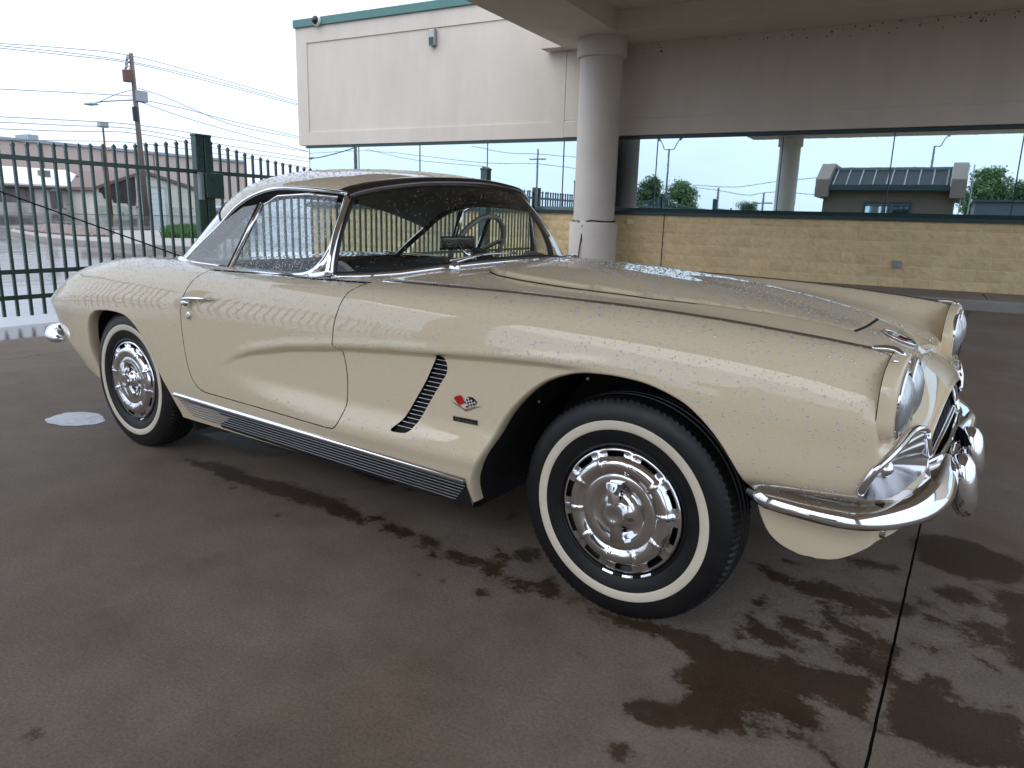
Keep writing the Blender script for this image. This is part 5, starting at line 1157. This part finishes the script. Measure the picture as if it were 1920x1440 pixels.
def wheel(x, y, z, s, rot):
    t_ = mesh_obj('wheel', [(p[0], p[1] if s < 0 else -p[1], p[2]) for p in TV], TF, M['rubber'], car); t_.location = (x, y, z)
    bm = bmesh.new(); bm.from_mesh(t_.data); bmesh.ops.recalc_face_normals(bm, faces=bm.faces); bm.to_mesh(t_.data); bm.free(); auto_smooth(t_, 28)
    f_ = lambda V: [(p[0], p[1] if s < 0 else -p[1], p[2]) for p in V]
    c_, s_ = math.cos(rot), math.sin(rot); rt_ = lambda V: [(p[0]*c_-p[2]*s_, p[1], p[0]*s_+p[2]*c_) for p in V]
    V, F = lathe_pts([(.2405, -.0888), (.2420, -.0905), (.248, -.0918), (.2555, -.0922), (.262, -.0918), (.2675, -.0905), (.2685, -.0895)], 128); Geo().add(f_(V), F).obj('whitewall_ring', M['whitewall'], t_, smooth=True)
    V, F = lathe_pts([(.203, -.073), (.200, -.080), (.195, -.081), (.190, -.074), (.187, -.060), (.15, -.045), (.0, -.045)], 96); Geo().add(f_(V), F).obj('wheel_disc', M['wheel'], t_, ang=50)
    h_ = Geo().add(f_(rt_(HV)), HF).obj('hubcap', M['hub'], t_, smooth=True)
    V, F = lathe_pts([(.034, -.098), (.034, -.116), (.031, -.121), (.022, -.1225), (.018, -.1205), (.0, -.1205)], 40); Geo().add(f_(V), F).obj('spinner_cap', M['hub'], h_, ang=40)
    for sg_ in (1, -1):
        V = []; L_ = [(.026, .017, .114), (.045, .0165, .114), (.072, .021, .110), (.088, .024, .105)]
        for r, w_, o_ in L_: V += [(-w_, -o_, r), (w_, -o_, r), (w_*.8, -(o_-.016), r), (-w_*.8, -(o_-.016), r), (0, -(o_+.005), r)]
        F = []
        for i in range(3):
            a, b_ = i*5, (i+1)*5; F += [(a+0, b_+0, b_+4, a+4), (a+4, b_+4, b_+1, a+1), (a+1, b_+1, b_+2, a+2), (a+3, b_+3, b_+0, a+0)]
        F += [(15, 18, 17, 16, 19)]
        V = [(p[0], p[1], p[2]*sg_) for p in V]; Geo().add(f_(rt_(V)), F).obj('spinner_blade', M['hub'], h_, ang=25)
    for a in ((-78, -97, -60) if x > -1 else (-70,)):
        P_ = [(.196*math.cos(R(a+d_)), -.081, .196*math.sin(R(a+d_))) for d_ in np.linspace(-5, 5, 6)]; Geo().tube(f_(P_), .006, 6).obj('wheel_weight', M['chrome2'], t_)
    return t_
YF, YR = -.7225, -.734
wheel(0, YF, .3285, -1, R(8)); wheel(-WB, YR, .3285, -1, R(24)); wheel(0, -YF, .3285, 1, 0); wheel(-WB, -YR, .3285, 1, 0)
Geo().tube([(-WB, -.62, .3285), (-WB, .62, .3285)], .05, 8).obj('rear_axle', M['liner'], car)

# ---- hardtop shell (cream) with the wraparound rear window
HT = np.array([  # rows: across (centre to drip edge); columns: header ... roof end | window ... deck
 [(-1.12,0,1.286),(-1.35,0,1.322),(-1.62,0,1.336),(-1.88,0,1.330),(-2.12,0,1.300),(-2.34,0,1.235),(-2.52,0,1.08),(-2.64,0,.915)],
 [(-1.16,.30,1.275),(-1.38,.30,1.310),(-1.63,.30,1.324),(-1.88,.30,1.317),(-2.10,.30,1.285),(-2.30,.30,1.215),(-2.48,.31,1.06),(-2.60,.32,.912)],
 [(-1.22,.47,1.252),(-1.42,.475,1.284),(-1.65,.48,1.295),(-1.87,.48,1.287),(-2.06,.48,1.250),(-2.22,.485,1.175),(-2.40,.50,1.03),(-2.53,.52,.908)],
 [(-1.268,.57,1.229),(-1.45,.58,1.254),(-1.66,.585,1.262),(-1.85,.585,1.247),(-2.0,.59,1.203),(-2.13,.60,1.125),(-2.30,.615,1.0),(-2.42,.63,.905)],
 [(-1.292,.615,1.210),(-1.48,.638,1.224),(-1.66,.645,1.226),(-1.80,.65,1.200),(-1.92,.655,1.150),(-2.03,.66,1.075),(-2.17,.672,.985),(-2.285,.685,.905)]])
def ht(u, v):
    """u along the car 0..7, v across -4..4 (negative: near side)"""
    u = np.asarray(u, float); v = np.asarray(v, float); sh = u.shape; u = u.ravel(); s = np.sign(v.ravel()); s[s == 0] = 1; v = np.abs(v.ravel())
    G_ = cr(HT.transpose(1, 0, 2).reshape(8, -1), u).reshape(len(u), 5, 3)
    m = G_[:, 1:2]*np.array([1, -1, 1]); last = 2*G_[:, -1:]-G_[:, -2:-1]; E_ = np.concatenate([m, G_, last], 1)
    i = np.minimum(v.astype(int), 3); a = (v-i)[:, None]; ar = np.arange(len(u)); p0, p1, p2, p3 = E_[ar, i], E_[ar, i+1], E_[ar, i+2], E_[ar, i+3]
    q = .5*((2*p1)+(-p0+p2)*a+(2*p0-5*p1+4*p2-p3)*a*a+(-p0+3*p1-3*p2+p3)*a**3); q[:, 1] *= s; return q.reshape(sh+(3,))
def ht_grid(u0, u1, nu, nv=56, off=0.):
    U, Vv = np.meshgrid(np.linspace(u0, u1, nu), np.linspace(-4, 4, nv+1), indexing='ij'); P_ = ht(U, Vv); e = .01
    a = ht(np.clip(U+e, 0, 7), Vv)-ht(np.clip(U-e, 0, 7), Vv); b_ = ht(U, np.clip(Vv+e, -4, 4))-ht(U, np.clip(Vv-e, -4, 4)); N_ = np.cross(a, b_); N_ /= np.linalg.norm(N_, axis=-1, keepdims=True)+1e-12
    c_ = np.array([-1.8, 0, .9]); sgn = np.sign(np.sum(N_*(P_-c_), -1, keepdims=True)); N_ *= sgn
    return P_+off*N_, N_
def ht_obj(name, u0, u1, nu, mtl, off=0., parent=None):
    P_, N_ = ht_grid(u0, u1, nu, off=off); g = Geo().grid(P_); Nn = N_.reshape(-1, 3); V = np.array(g.v); F = np.array(g.f)
    fn = np.cross(V[F[:, 1]]-V[F[:, 0]], V[F[:, 2]]-V[F[:, 0]]); bad = np.sum(fn*Nn[F[:, 0]], 1) < 0; F[bad] = F[bad][:, ::-1]
    return mesh_obj(name, V, F, mtl, parent or car, smooth=True, normals=Nn)
roof = ht_obj('hardtop', .0, 5.0, 46, M['paint']); ht_obj('headliner', .02, 5.0, 30, M['headliner'], -.022, roof)
ht_obj('rear_window', 5.0, 7.0, 24, M['rearglass'], -.002)
U = np.full(57, 5.0); Q = ht(U, np.linspace(-4, 4, 57)); Geo().tube([(p[0], p[1], p[2]) for p in Q], .006, 6).obj('window_seam', M['seal'], roof, smooth=True)
# drip rail arch, dark seal under it
for s in (-1, 1):
    Q = ht(np.linspace(0, 7, 50), np.full(50, 4.0*s))
    Geo().tube([(p[0], p[1]+s*.004, p[2]) for p in Q], .0085, 8).obj('drip_rail', M['chrome'] , roof, smooth=True)
    rows = [[(p[0], p[1]-s*.002, p[2]-.004), (p[0]+.012, p[1]-s*.012, p[2]-.030), (p[0]+.016, p[1]-s*.03, p[2]-.040), (p[0]+.010, p[1]-s*.05, p[2]-.02)] for p in Q]
    Geo().grid(np.array(rows)).obj('side_seal', M['seal'], roof, smooth=True)
    # chrome deck moulding at the hardtop foot
    F0 = ht(np.array([7., 6.9]), np.array([4.*s, 4.*s])); P_ = [(-2.36, s*.66, .912), (-2.30, s*.692, .906), (-2.15, s*.712, .902), (-1.92, s*.722, .897)]
    Geo().tube(spl(P_, 14), .015, 8, flat=.8).obj('deck_moulding', M['chrome'], roof, smooth=True)
# windshield header: dark trim across the front of the roof
Q = ht(np.zeros(41), np.linspace(-4, 4, 41)); Qb = ht(np.full(41, .32), np.linspace(-4, 4, 41))
rows = [[b_+np.array([0, 0, .003]), q*.5+b_*.5+np.array([.0, 0, .006]), q+np.array([.004, 0, .004]), q+np.array([.010, 0, -.010]), q+np.array([.002, 0, -.024])] for q, b_ in zip(Q, Qb)]
M['header'] = mat('dark_bright_trim', (.10, .095, .09), .12, .85, noise=(10, .2))
Geo().grid(np.array(rows)).obj('header_trim', M['header'], roof, smooth=True)

# ---- windshield
WY = np.array([0, .15, .30, .45, .60, .70, .765]); WBX = np.array([-.86, -.872, -.905, -.965, -1.045, -1.12, -1.225]); WBZ = np.array([float(top_z(a, b))+.010 for a, b in zip(WBX, WY)])
def ws(u, v):
    """u across -1..1, v up 0..1"""
    a = np.abs(u); base = np.array([np.interp(a*.765, WY, WBX), u*.765, np.interp(a*.765, WY, WBZ)])
    h = ht(np.array([0.]), np.array([4.*np.clip(a, 0, 1)**1.0*(1 if u >= 0 else -1)]))[0]
    hy = a*.605; vv = np.interp(hy, np.abs(HT[:, 0, 1]), np.arange(5.)); h = ht(np.array([0.]), np.array([vv*(1 if u >= 0 else -1)]))[0]
    top = h+np.array([.004, 0, -.022]); p = base*(1-v)+top*v; bul = .030*math.sin(math.pi*v); p[0] += bul*(1-.6*a); p[1] += np.sign(u)*bul*.9*a**3; return p
us = np.linspace(-1, 1, 65); vs = np.linspace(0, 1, 17)
A = np.array([[ws(u, v) for v in vs] for u in us]); wsh = Geo().grid(A).obj('windshield', M['glass'], car, smooth=True)
E0 = [A[0, j] for j in range(17)]; foot = [A[i, 0] for i in range(65)]
Geo().tube([p+np.array([.002, 0, -.004]) for p in foot], .013, 8).obj('windshield_foot', M['chrome'], wsh, smooth=True)
Geo().tube([p+np.array([-.012, 0, .006]) for p in foot], .011, 6).obj('foot_seal', M['seal'], wsh, smooth=True)
for s in (-1, 1):
    Eg = [A[0 if s < 0 else -1, j] for j in range(17)]
    Geo().tube([p+np.array([-.008, s*.004, 0]) for p in Eg], list(np.interp(np.linspace(0, 1, 17), [0, .15, 1], [.020, .016, .014])), 10).obj('side_frame', M['chrome'], wsh, smooth=True)
    Geo().tube([p+np.array([.006, -s*.004, 0]) for p in Eg], .009, 6).obj('side_seal', M['seal'], wsh, smooth=True)
    # chrome A-post sweeping back into the sill
    ap = [(-1.292, s*.622, 1.200), (-1.297, s*.655, 1.10), (-1.305, s*.69, 1.0), (-1.33, s*.722, .935), (-1.39, s*.738, .906), (-1.50, s*.742, .896)]
    rd = [.010, .014, .018, .021, .014, .006]
    Geo().tube(spl(ap, 30), list(np.interp(np.linspace(0, 1, 30), np.linspace(0, 1, 6), rd)), 10).obj('a_post', M['chrome'], car, smooth=True)
    Geo().tube(spl([(-1.245, s*.745, .918), (-1.30, s*.745, .905), (-1.36, s*.745, .9)], 8), [.02]*8, 8).obj('post_foot', M['chrome'], car, smooth=True)
    # side glass
    def sw(x, z): w_ = np.interp(z, [.89, 1.22], [.726, .640]); return (x, s*w_, z)
    if M['wetglass'] is None:
        M['wetglass'] = thin_glass('rain_filmed_glass', (.80, .87, .86), 1.3); N_w = M['wetglass'].node_tree.nodes; L_w = M['wetglass'].node_tree.links; df = N_w.new('ShaderNodeBsdfDiffuse'); df.inputs[0].default_value = (.75, .79, .82, 1); mxw = N_w.new('ShaderNodeMixShader'); mxw.inputs[0].default_value = .38; ow_ = [q for q in N_w if q.type == 'OUTPUT_MATERIAL'][0]; src = ow_.inputs[0].links[0].from_socket; L_w.new(src, mxw.inputs[1]); L_w.new(df.outputs[0], mxw.inputs[2]); L_w.new(mxw.outputs[0], ow_.inputs[0])
    dg = [(-1.885, .885), (-1.74, 1.165), (-1.66, 1.197), (-1.48, 1.205), (-1.315, 1.195), (-1.345, 1.0), (-1.37, .89)]
    Geo().add([sw(*p) for p in dg], [tuple(range(len(dg)))]).obj('door_window', M['glass'], car)
    qg = [(-2.23, .905), (-2.10, 1.01), (-2.0, 1.085), (-1.88, 1.15), (-1.765, 1.165), (-1.905, .895)]
    Geo().add([sw(*p) for p in qg], [tuple(range(len(qg)))]).obj('quarter_window', M['wetglass'], car)
    g = Geo().tube([sw(-1.90, .885), sw(-1.755, 1.170)], .0095, 8); g.obj('window_post', M['chrome'], car, smooth=True)
    Geo().tube([sw(-1.915, .885), sw(-1.772, 1.166)], .009, 8).obj('post_seal', M['seal'], car, smooth=True)
    Geo().tube([sw(*p) for p in dg[1:5]], .007, 6).obj('window_edge', M['chrome'], car, smooth=True)
    rows = [[(x, s*(.735), z+.012), (x, s*.748, z+.008), (x, s*.760, z-.004), (x, s*.765, z-.012)] for x, z in zip(np.linspace(-1.93, -1.34, 12), np.interp(np.linspace(-1.93, -1.34, 12), [-1.93, -1.34], [.888, .897]))]
    Geo().grid(np.array(rows)).obj('sill_strip', M['chrome'], car, smooth=True)
# wipers
for y in (-.446, .446):
    o_ = empty('wiper', (-.91, y, .952)); o_.parent = car
    V, F = lathe_pts([(.024, -.006), (.022, .008), (.012, .02), (.0, .024)], 16, 'z'); Geo().add(V, F).obj('pivot', M['chrome'], o_, smooth=True)
    b_ = ws((y+.16)/.765, .085)+np.array([.016, 0, .008])-np.array([-.91, y, .952]); a0 = ws((y+.015)/.765, .05)+np.array([.018, 0, .008])-np.array([-.91, y, .952]); a1 = ws((y+.34)/.765 if y < 0 else min(.98, (y+.30)/.765), .085)+np.array([.013, 0, .004])-np.array([-.91, y, .952])
    Geo().tube(spl([(0, 0, .016), tuple(b_*.5+np.array([.01, 0, .012])), tuple(b_)], 8), [.007, .006, .006, .005, .005, .004, .004, .004], 8).obj('arm', M['chrome'], o_, smooth=True); Geo().tube(spl([a0, b_, a1], 8), .005, 6).obj('blade', M['chrome2'], o_, smooth=True)
# ---- interior
tub = Geo().add([(-2.28, -.64, .34), (-.95, -.64, .34), (-.95, .64, .34), (-2.28, .64, .34), (-2.28, -.64, .885), (-.95, -.60, .84), (-.95, .60, .84), (-2.28, .64, .885)], [(0, 1, 2, 3), (0, 4, 5, 1), (3, 2, 6, 7), (0, 3, 7, 4), (1, 5, 6, 2)]).obj('cockpit_tub', M['interior'], car)
rows = [[(float(ws_base(y))-.028, y*.97, np.interp(abs(y), WY, WBZ)-.018), (float(ws_base(y))-.10, y*.97, np.interp(abs(y), WY, WBZ)-.012+.035*math.exp(-((y-.37)/.17)**2)), (float(ws_base(y))-.20+.05*abs(y), y*.98, .945-.03*abs(y)+.055*math.exp(-((y-.37)/.16)**2)), (float(ws_base(y))-.25+.05*abs(y), y*.97, .90), (float(ws_base(y))-.22+.05*abs(y), y*.96, .72)] for y in np.linspace(-.70, .70, 33)]
Geo().grid(np.array(rows)).obj('dashboard', M['interior'], car, smooth=True)
for s in (-1, 1):
    rows = [[(x, s*.745, .898), (x, s*.69, .905), (x, s*.655, .885), (x, s*.645, .60)] for x in np.linspace(-2.1, -1.25, 12)]; Geo().grid(np.array(rows)).obj('door_trim', M['interior'], car, smooth=True)
    se = empty('seat', (-1.74, s*.34, .27)); se.parent = car
    Geo().box(-.28, .26, -.24, .24, 0, .17).obj('cushion', M['interior'], se, bevel=.05)
    P_ = np.array([[(-.20-.16*k+.03*math.sin(math.pi*k)*0, y*(1-.18*k*k), .12+.50*k+.02*math.cos(y*6)) for y in np.linspace(-.24, .24, 9)] for k in np.linspace(0, 1, 8)]); P2 = P_[::-1]+np.array([-.10, 0, -.02])
    Geo().grid(np.concatenate([P_, P2])).obj('backrest', M['interior'], se, smooth=True)
sw_c = cpx((893, 472), .37); sn = np.array([-.80, 0, .38]); sn /= np.linalg.norm(sn); e1 = np.array([0, 1., 0]); e2 = np.cross(sn, e1)
stw = empty('steering_wheel', tuple(sw_c)); stw.parent = car
Geo().tube([tuple(.195*(math.cos(t)*e1+math.sin(t)*e2)) for t in np.linspace(0, 2*np.pi, 48, endpoint=False)], .013, 8, closed=True).obj('rim', mat('pale_wheel_rim', (.30, .27, .23), .35), stw, smooth=True)
Geo().tube([(0, 0, 0), tuple(-sn*.3)], .03, 8).obj('column', M['interior'], stw)
for a in (R(200), R(340), R(270)): Geo().tube([(0, 0, 0), tuple(.19*(math.cos(a)*e1+math.sin(a)*e2))], .010, 6).obj('spoke', M['chrome2'], stw)
mq = cpx((858, 456), 0.); mir = empty('rear_view_mirror', tuple(mq)); mir.parent = car
Geo().prism([(-.012, -.030), (.012, -.024), (.014, .026), (-.006, .034)], 'y', -.115, .115).obj('housing', M['header'], mir, bevel=.008)
fq = cpx((880, 482), 0.)-mq; Geo().tube([(0.012, .0, -.0), tuple(fq*.5), tuple(fq)], [.008, .007, .012], 8).obj('stem', M['chrome'], mir, smooth=True)
# ---- badges
def badge_pt(px): p = cpx(px, -.862); return p[0], p[2]
def b_poly(name, pxs, mtl, parent, off, th=.0015):
    q = [badge_pt(p) for p in pxs]; top = [side_pt(x, z, off) for x, z in q]; bot = [side_pt(x, z, off-th) for x, z in q]; n = len(q)
    return Geo().add(bot+top, [tuple(range(n, 2*n)), tuple(range(n))]+[(i, (i+1) % n, n+(i+1) % n, n+i) for i in range(n)]).obj(name, mtl, parent)
def zp(x, y): return (720+x/7.58, 640+y/7.58)
bg_ = empty('crossed_flag_badge', (0, 0, 0)); bg_.parent = car
b_poly('chevron', [zp(930, 838), zp(1130, 970), zp(1350, 930), zp(1140, 1000), zp(1000, 905)], M['chrome'], bg_, .004, .004)
b_poly('red_flag', [zp(978, 808), zp(1010, 782), zp(1060, 768), zp(1085, 785), zp(1130, 882), zp(1045, 908)], M['red'], bg_, .0055, .004)
fl = b_poly('checkered_flag', [zp(1178, 792), zp(1240, 805), zp(1298, 868), zp(1275, 905), zp(1225, 945), zp(1128, 890)], M['ink'], bg_, .0055, .004)
o0, ux, uy = np.array([1180., 798.]), np.array([112., 74.])/5, np.array([-50., 92.])/4
for i in range(5):
    for j in range(4):
        if (i+j) % 2 == 0:
            c_ = [o0+ux*(i+a)+uy*(j+b_) for a, b_ in ((.04, .04), (.96, .04), (.96, .96), (.04, .96))]; b_poly('check', [zp(*p) for p in c_], M['white'], fl, .0062, .0008)
b_poly('shield', [zp(1095, 905), zp(1140, 885), zp(1190, 915), zp(1180, 945), zp(1120, 940)], M['white'], bg_, .0064, .004); b_poly('shield_band', [zp(1150, 918), zp(1190, 918), zp(1180, 943), zp(1152, 940)], M['red'], bg_, .0070, .001)
pl_ = b_poly('engine_plate', [zp(955, 1065), zp(1305, 1135), zp(1305, 1208), zp(955, 1135)], M['chrome2'], car, .003, .003)
b_poly('plate_field', [zp(962, 1073), zp(1298, 1141), zp(1298, 1198), zp(962, 1130)], M['ink'], pl_, .0037, .001)
def text_mesh(s, size, mtl, name, parent, mapping):
    cu = bpy.data.curves.new('t', 'FONT'); cu.body = s; cu.size = size; cu.extrude = 0; cu.align_x = 'CENTER'; cu.align_y = 'CENTER'; cu.resolution_u = 3; cu.shear = .25 if 'Fuel' in s else 0
    o_ = bpy.data.objects.new('t', cu); COL.objects.link(o_); me = o_.to_mesh(); V = [mapping(v.co.x, v.co.y) for v in me.vertices]; F = [tuple(p.vertices) for p in me.polygons]; o_.to_mesh_clear(); bpy.data.objects.remove(o_); bpy.data.curves.remove(cu)
    return mesh_obj(name, V, F, mtl, parent)
try:
    c0 = np.array(badge_pt(zp(1130, 1137)))
    text_mesh('Fuel Injection', .0155, M['chrome2'], 'lettering', pl_, lambda x, y: tuple(side_pt(c0[0]+x, c0[1]+y, .0045)))
except Exception as ex: print('text', ex)
# nose: round emblem and the letters above the grille
def nose_pt(x, w, off=0.): return top_pt(x, w, off)
eb = empty('nose_emblem', (0, 0, 0)); eb.parent = car; ex, er = .552, .048
Geo().tube([tuple(nose_pt(ex+er*math.cos(t), er*math.sin(t), .005)) for t in np.linspace(0, 2*np.pi, 40, endpoint=False)], .004, 6, closed=True).obj('ring', M['chrome'], eb, smooth=True)
def npoly(name, P_, mtl, off, parent=eb): q = [tuple(nose_pt(ex+a*er, b_*er, off)) for a, b_ in P_]; return Geo().add(q+[(p[0], p[1], p[2]-.003) for p in q], [tuple(range(len(q)))]+[(i, (i+1) % len(q), len(q)+(i+1) % len(q), len(q)+i) for i in range(len(q))]).obj(name, mtl, parent)
npoly('disc', [(math.cos(t)*.9, math.sin(t)*.9) for t in np.linspace(0, 2*np.pi, 28, endpoint=False)], M['white'], .0035)
npoly('red_flag', [(-.1, .1), (.0, .9), (.55, .75), (.45, .1)], M['red'], .006); npoly('dark_flag', [(-.1, -.1), (.0, -.9), (.55, -.75), (.45, -.1)], M['ink'], .006); npoly('chevron', [(-.5, -1.2), (-.75, 0), (-.5, 1.2), (-.45, 0)], M['chrome'], .007)
word = 'CORVETTE'
for i, ch in enumerate(word):
    yy = .155-.310*i/7                    # read from in front of the car: starts on its right side
    try:
        def mp_(x, y, w0=yy): p = nose_pt(.642-y*.9, w0-x, .006); return (float(p[0]), float(p[1]), float(p[2]))
        o_ = text_mesh(ch, .034, M['chrome2'], 'letter', car, mp_)
    except Exception as ex2: print('letter', ex2)

# ---- rain
def drops(name, P_, N_, r_, mtl, parent):
    n = len(P_); seg = 6; rs = np.random.default_rng(len(name))
    h = np.where(np.abs(N_[:, 2:3]) < .9, np.array([[0, 0, 1.]]), np.array([[1., 0, 0]])); e1 = np.cross(N_, h); e1 /= np.linalg.norm(e1, axis=1, keepdims=True); e2 = np.cross(N_, e1)
    V = []; F = []; b = 2*seg+1
    th = np.arange(seg)*2*np.pi/seg
    out = np.zeros((n, b, 3)); st = rs.uniform(.85, 1.25, (n, 1))
    for k in range(seg):
        d_ = math.cos(th[k])*e1*st+math.sin(th[k])*e2
        out[:, k] = P_+r_[:, None]*d_-N_*.0003; out[:, seg+k] = P_+r_[:, None]*(.72*d_+.30*N_)
    out[:, 2*seg] = P_+r_[:, None]*.46*N_
    base = []
    for k in range(seg): k2 = (k+1) % seg; base += [(k, k2, seg+k2), (k, seg+k2, seg+k), (seg+k, seg+k2, 2*seg)]
    base = np.array(base); F = (np.arange(n)*b)[:, None, None]+base[None]
    return mesh_obj(name, out.reshape(-1, 3), F.reshape(-1, 3), mtl, parent, smooth=True, kind='stuff')
def drop_material():
    m = bpy.data.materials.new('rain_drop'); m.use_nodes = True; N, L = m.node_tree.nodes, m.node_tree.links; N.clear()
    o = N.new('ShaderNodeOutputMaterial'); t = N.new('ShaderNodeBsdfTransparent'); g = N.new('ShaderNodeBsdfGlossy'); g.inputs['Roughness'].default_value = .02; g.inputs['Color'].default_value = (1, 1, 1, 1)
    d = N.new('ShaderNodeBsdfTranslucent'); d.inputs[0].default_value = (.9, .92, .95, 1); d2 = N.new('ShaderNodeBsdfDiffuse'); d2.inputs[0].default_value = (.9, .92, .95, 1)  # white body stands in for sky light focused through a bead
    m0 = N.new('ShaderNodeMixShader'); m0.inputs[0].default_value = .6; L.new(d.outputs[0], m0.inputs[1]); L.new(d2.outputs[0], m0.inputs[2])
    m1 = N.new('ShaderNodeMixShader'); m1.inputs[0].default_value = .75; L.new(t.outputs[0], m1.inputs[1]); L.new(m0.outputs[0], m1.inputs[2])
    lw = N.new('ShaderNodeLayerWeight'); lw.inputs[0].default_value = .3; mr_ = N.new('ShaderNodeMapRange'); mr_.inputs[3].default_value = .15; mr_.inputs[4].default_value = .75; L.new(lw.outputs['Facing'], mr_.inputs[0])
    m2 = N.new('ShaderNodeMixShader'); L.new(mr_.outputs[0], m2.inputs[0]); L.new(m1.outputs[0], m2.inputs[1]); L.new(g.outputs[0], m2.inputs[2]); L.new(m2.outputs[0], o.inputs[0]); return m
M['drop'] = drop_material(); M['bead'] = thin_glass('glass_bead', (.9, .92, .93), 2.0)
rs = np.random.default_rng(11)
n = 60000; X = rs.uniform(-3.55, .62, n); T_ = np.where(rs.random(n) < .5, rs.uniform(5.2, 10, n), rs.uniform(.9, 5.2, n)); side = np.where(rs.random(n) < .80, -1, 1)
ok = ~inside(loops['nost'], X, T_) & ~inside(loops['arf'], X, T_) & ~inside(loops['arr'], X, T_) & ~inside(loops['cock'], X, T_) & ~inside(loops['vent'], X, T_) & ~((side > 0) & (T_ < 5))
ok &= ~((X > -.80) & (X < .456) & (T_ > 7.9)); X, T_, side = X[ok], T_[ok], side[ok]
P_ = body(X, T_); N_ = bnormal(X, T_); N_ = -N_; P_[:, 1] *= side; N_[:, 1] *= side
rad = np.clip(rs.lognormal(-6.62, .45, len(X)), .0007, .0045)*np.where(T_ > 5.2, 1.25, .85)
drops('rain_beads', P_, N_, rad, M['drop'], car)
n = 4800; X = rs.uniform(-.78, .45, n); Y = rs.uniform(-.44, .44, n); k = inside([(a, b_) for a, b_ in HOOD]+[(a, -b_) for a, b_ in HOOD[::-1]], X, Y); X, Y = X[k], Y[k]
Z = hood_h(X, Y); N_ = np.tile(np.array([[.08, 0, .997]]), (len(X), 1)); drops('hood_beads', np.column_stack([X, Y, Z]), N_, np.clip(rs.lognormal(-6.0, .42, len(X)), .001, .006), M['drop'], hood)
n = 3600; Uu = rs.uniform(.25, 5., n); Vv = rs.uniform(-4, 4, n); P_ = ht(Uu, Vv); e = .01; a = ht(np.clip(Uu+e, 0, 7), Vv)-ht(Uu-e, Vv); b_ = ht(Uu, np.clip(Vv+e, -4, 4))-ht(Uu, np.clip(Vv-e, -4, 4)); N_ = np.cross(a, b_); N_ /= np.linalg.norm(N_, axis=1, keepdims=True); N_ *= np.sign(np.sum(N_*(P_-np.array([-1.8, 0, .9])), 1, keepdims=True)); drops('roof_beads', P_, N_, np.clip(rs.lognormal(-6.1, .4, n), .0008, .004), M['drop'], roof)
n = 1300; uu = rs.uniform(-.98, .3, n); vv = rs.uniform(.03, .97, n); P_ = np.array([ws(a, b_) for a, b_ in zip(uu, vv)]); N_ = np.stack([.75-.4*np.abs(uu), np.sign(uu)*np.abs(uu)**2, np.full(n, .55)], 1); N_ /= np.linalg.norm(N_, axis=1, keepdims=True); drops('glass_beads', P_, N_, np.clip(rs.lognormal(-6.2, .4, n), .0008, .0035), M['bead'], wsh)
n = 5200; X = rs.uniform(-2.2, -1.33, n); Z = rs.uniform(.90, 1.195, n); k = inside(dg, X, Z) | inside(qg, X, Z); X, Z = X[k], Z[k]; P_ = np.stack([X, -np.interp(Z, [.89, 1.22], [.726, .640])-.001, Z], 1); N_ = np.tile(np.array([[0, -.967, .25]]), (len(X), 1)); drops('side_glass_beads', P_, N_, np.clip(rs.lognormal(-6.4, .4, len(X)), .0007, .003), M['drop'], car)
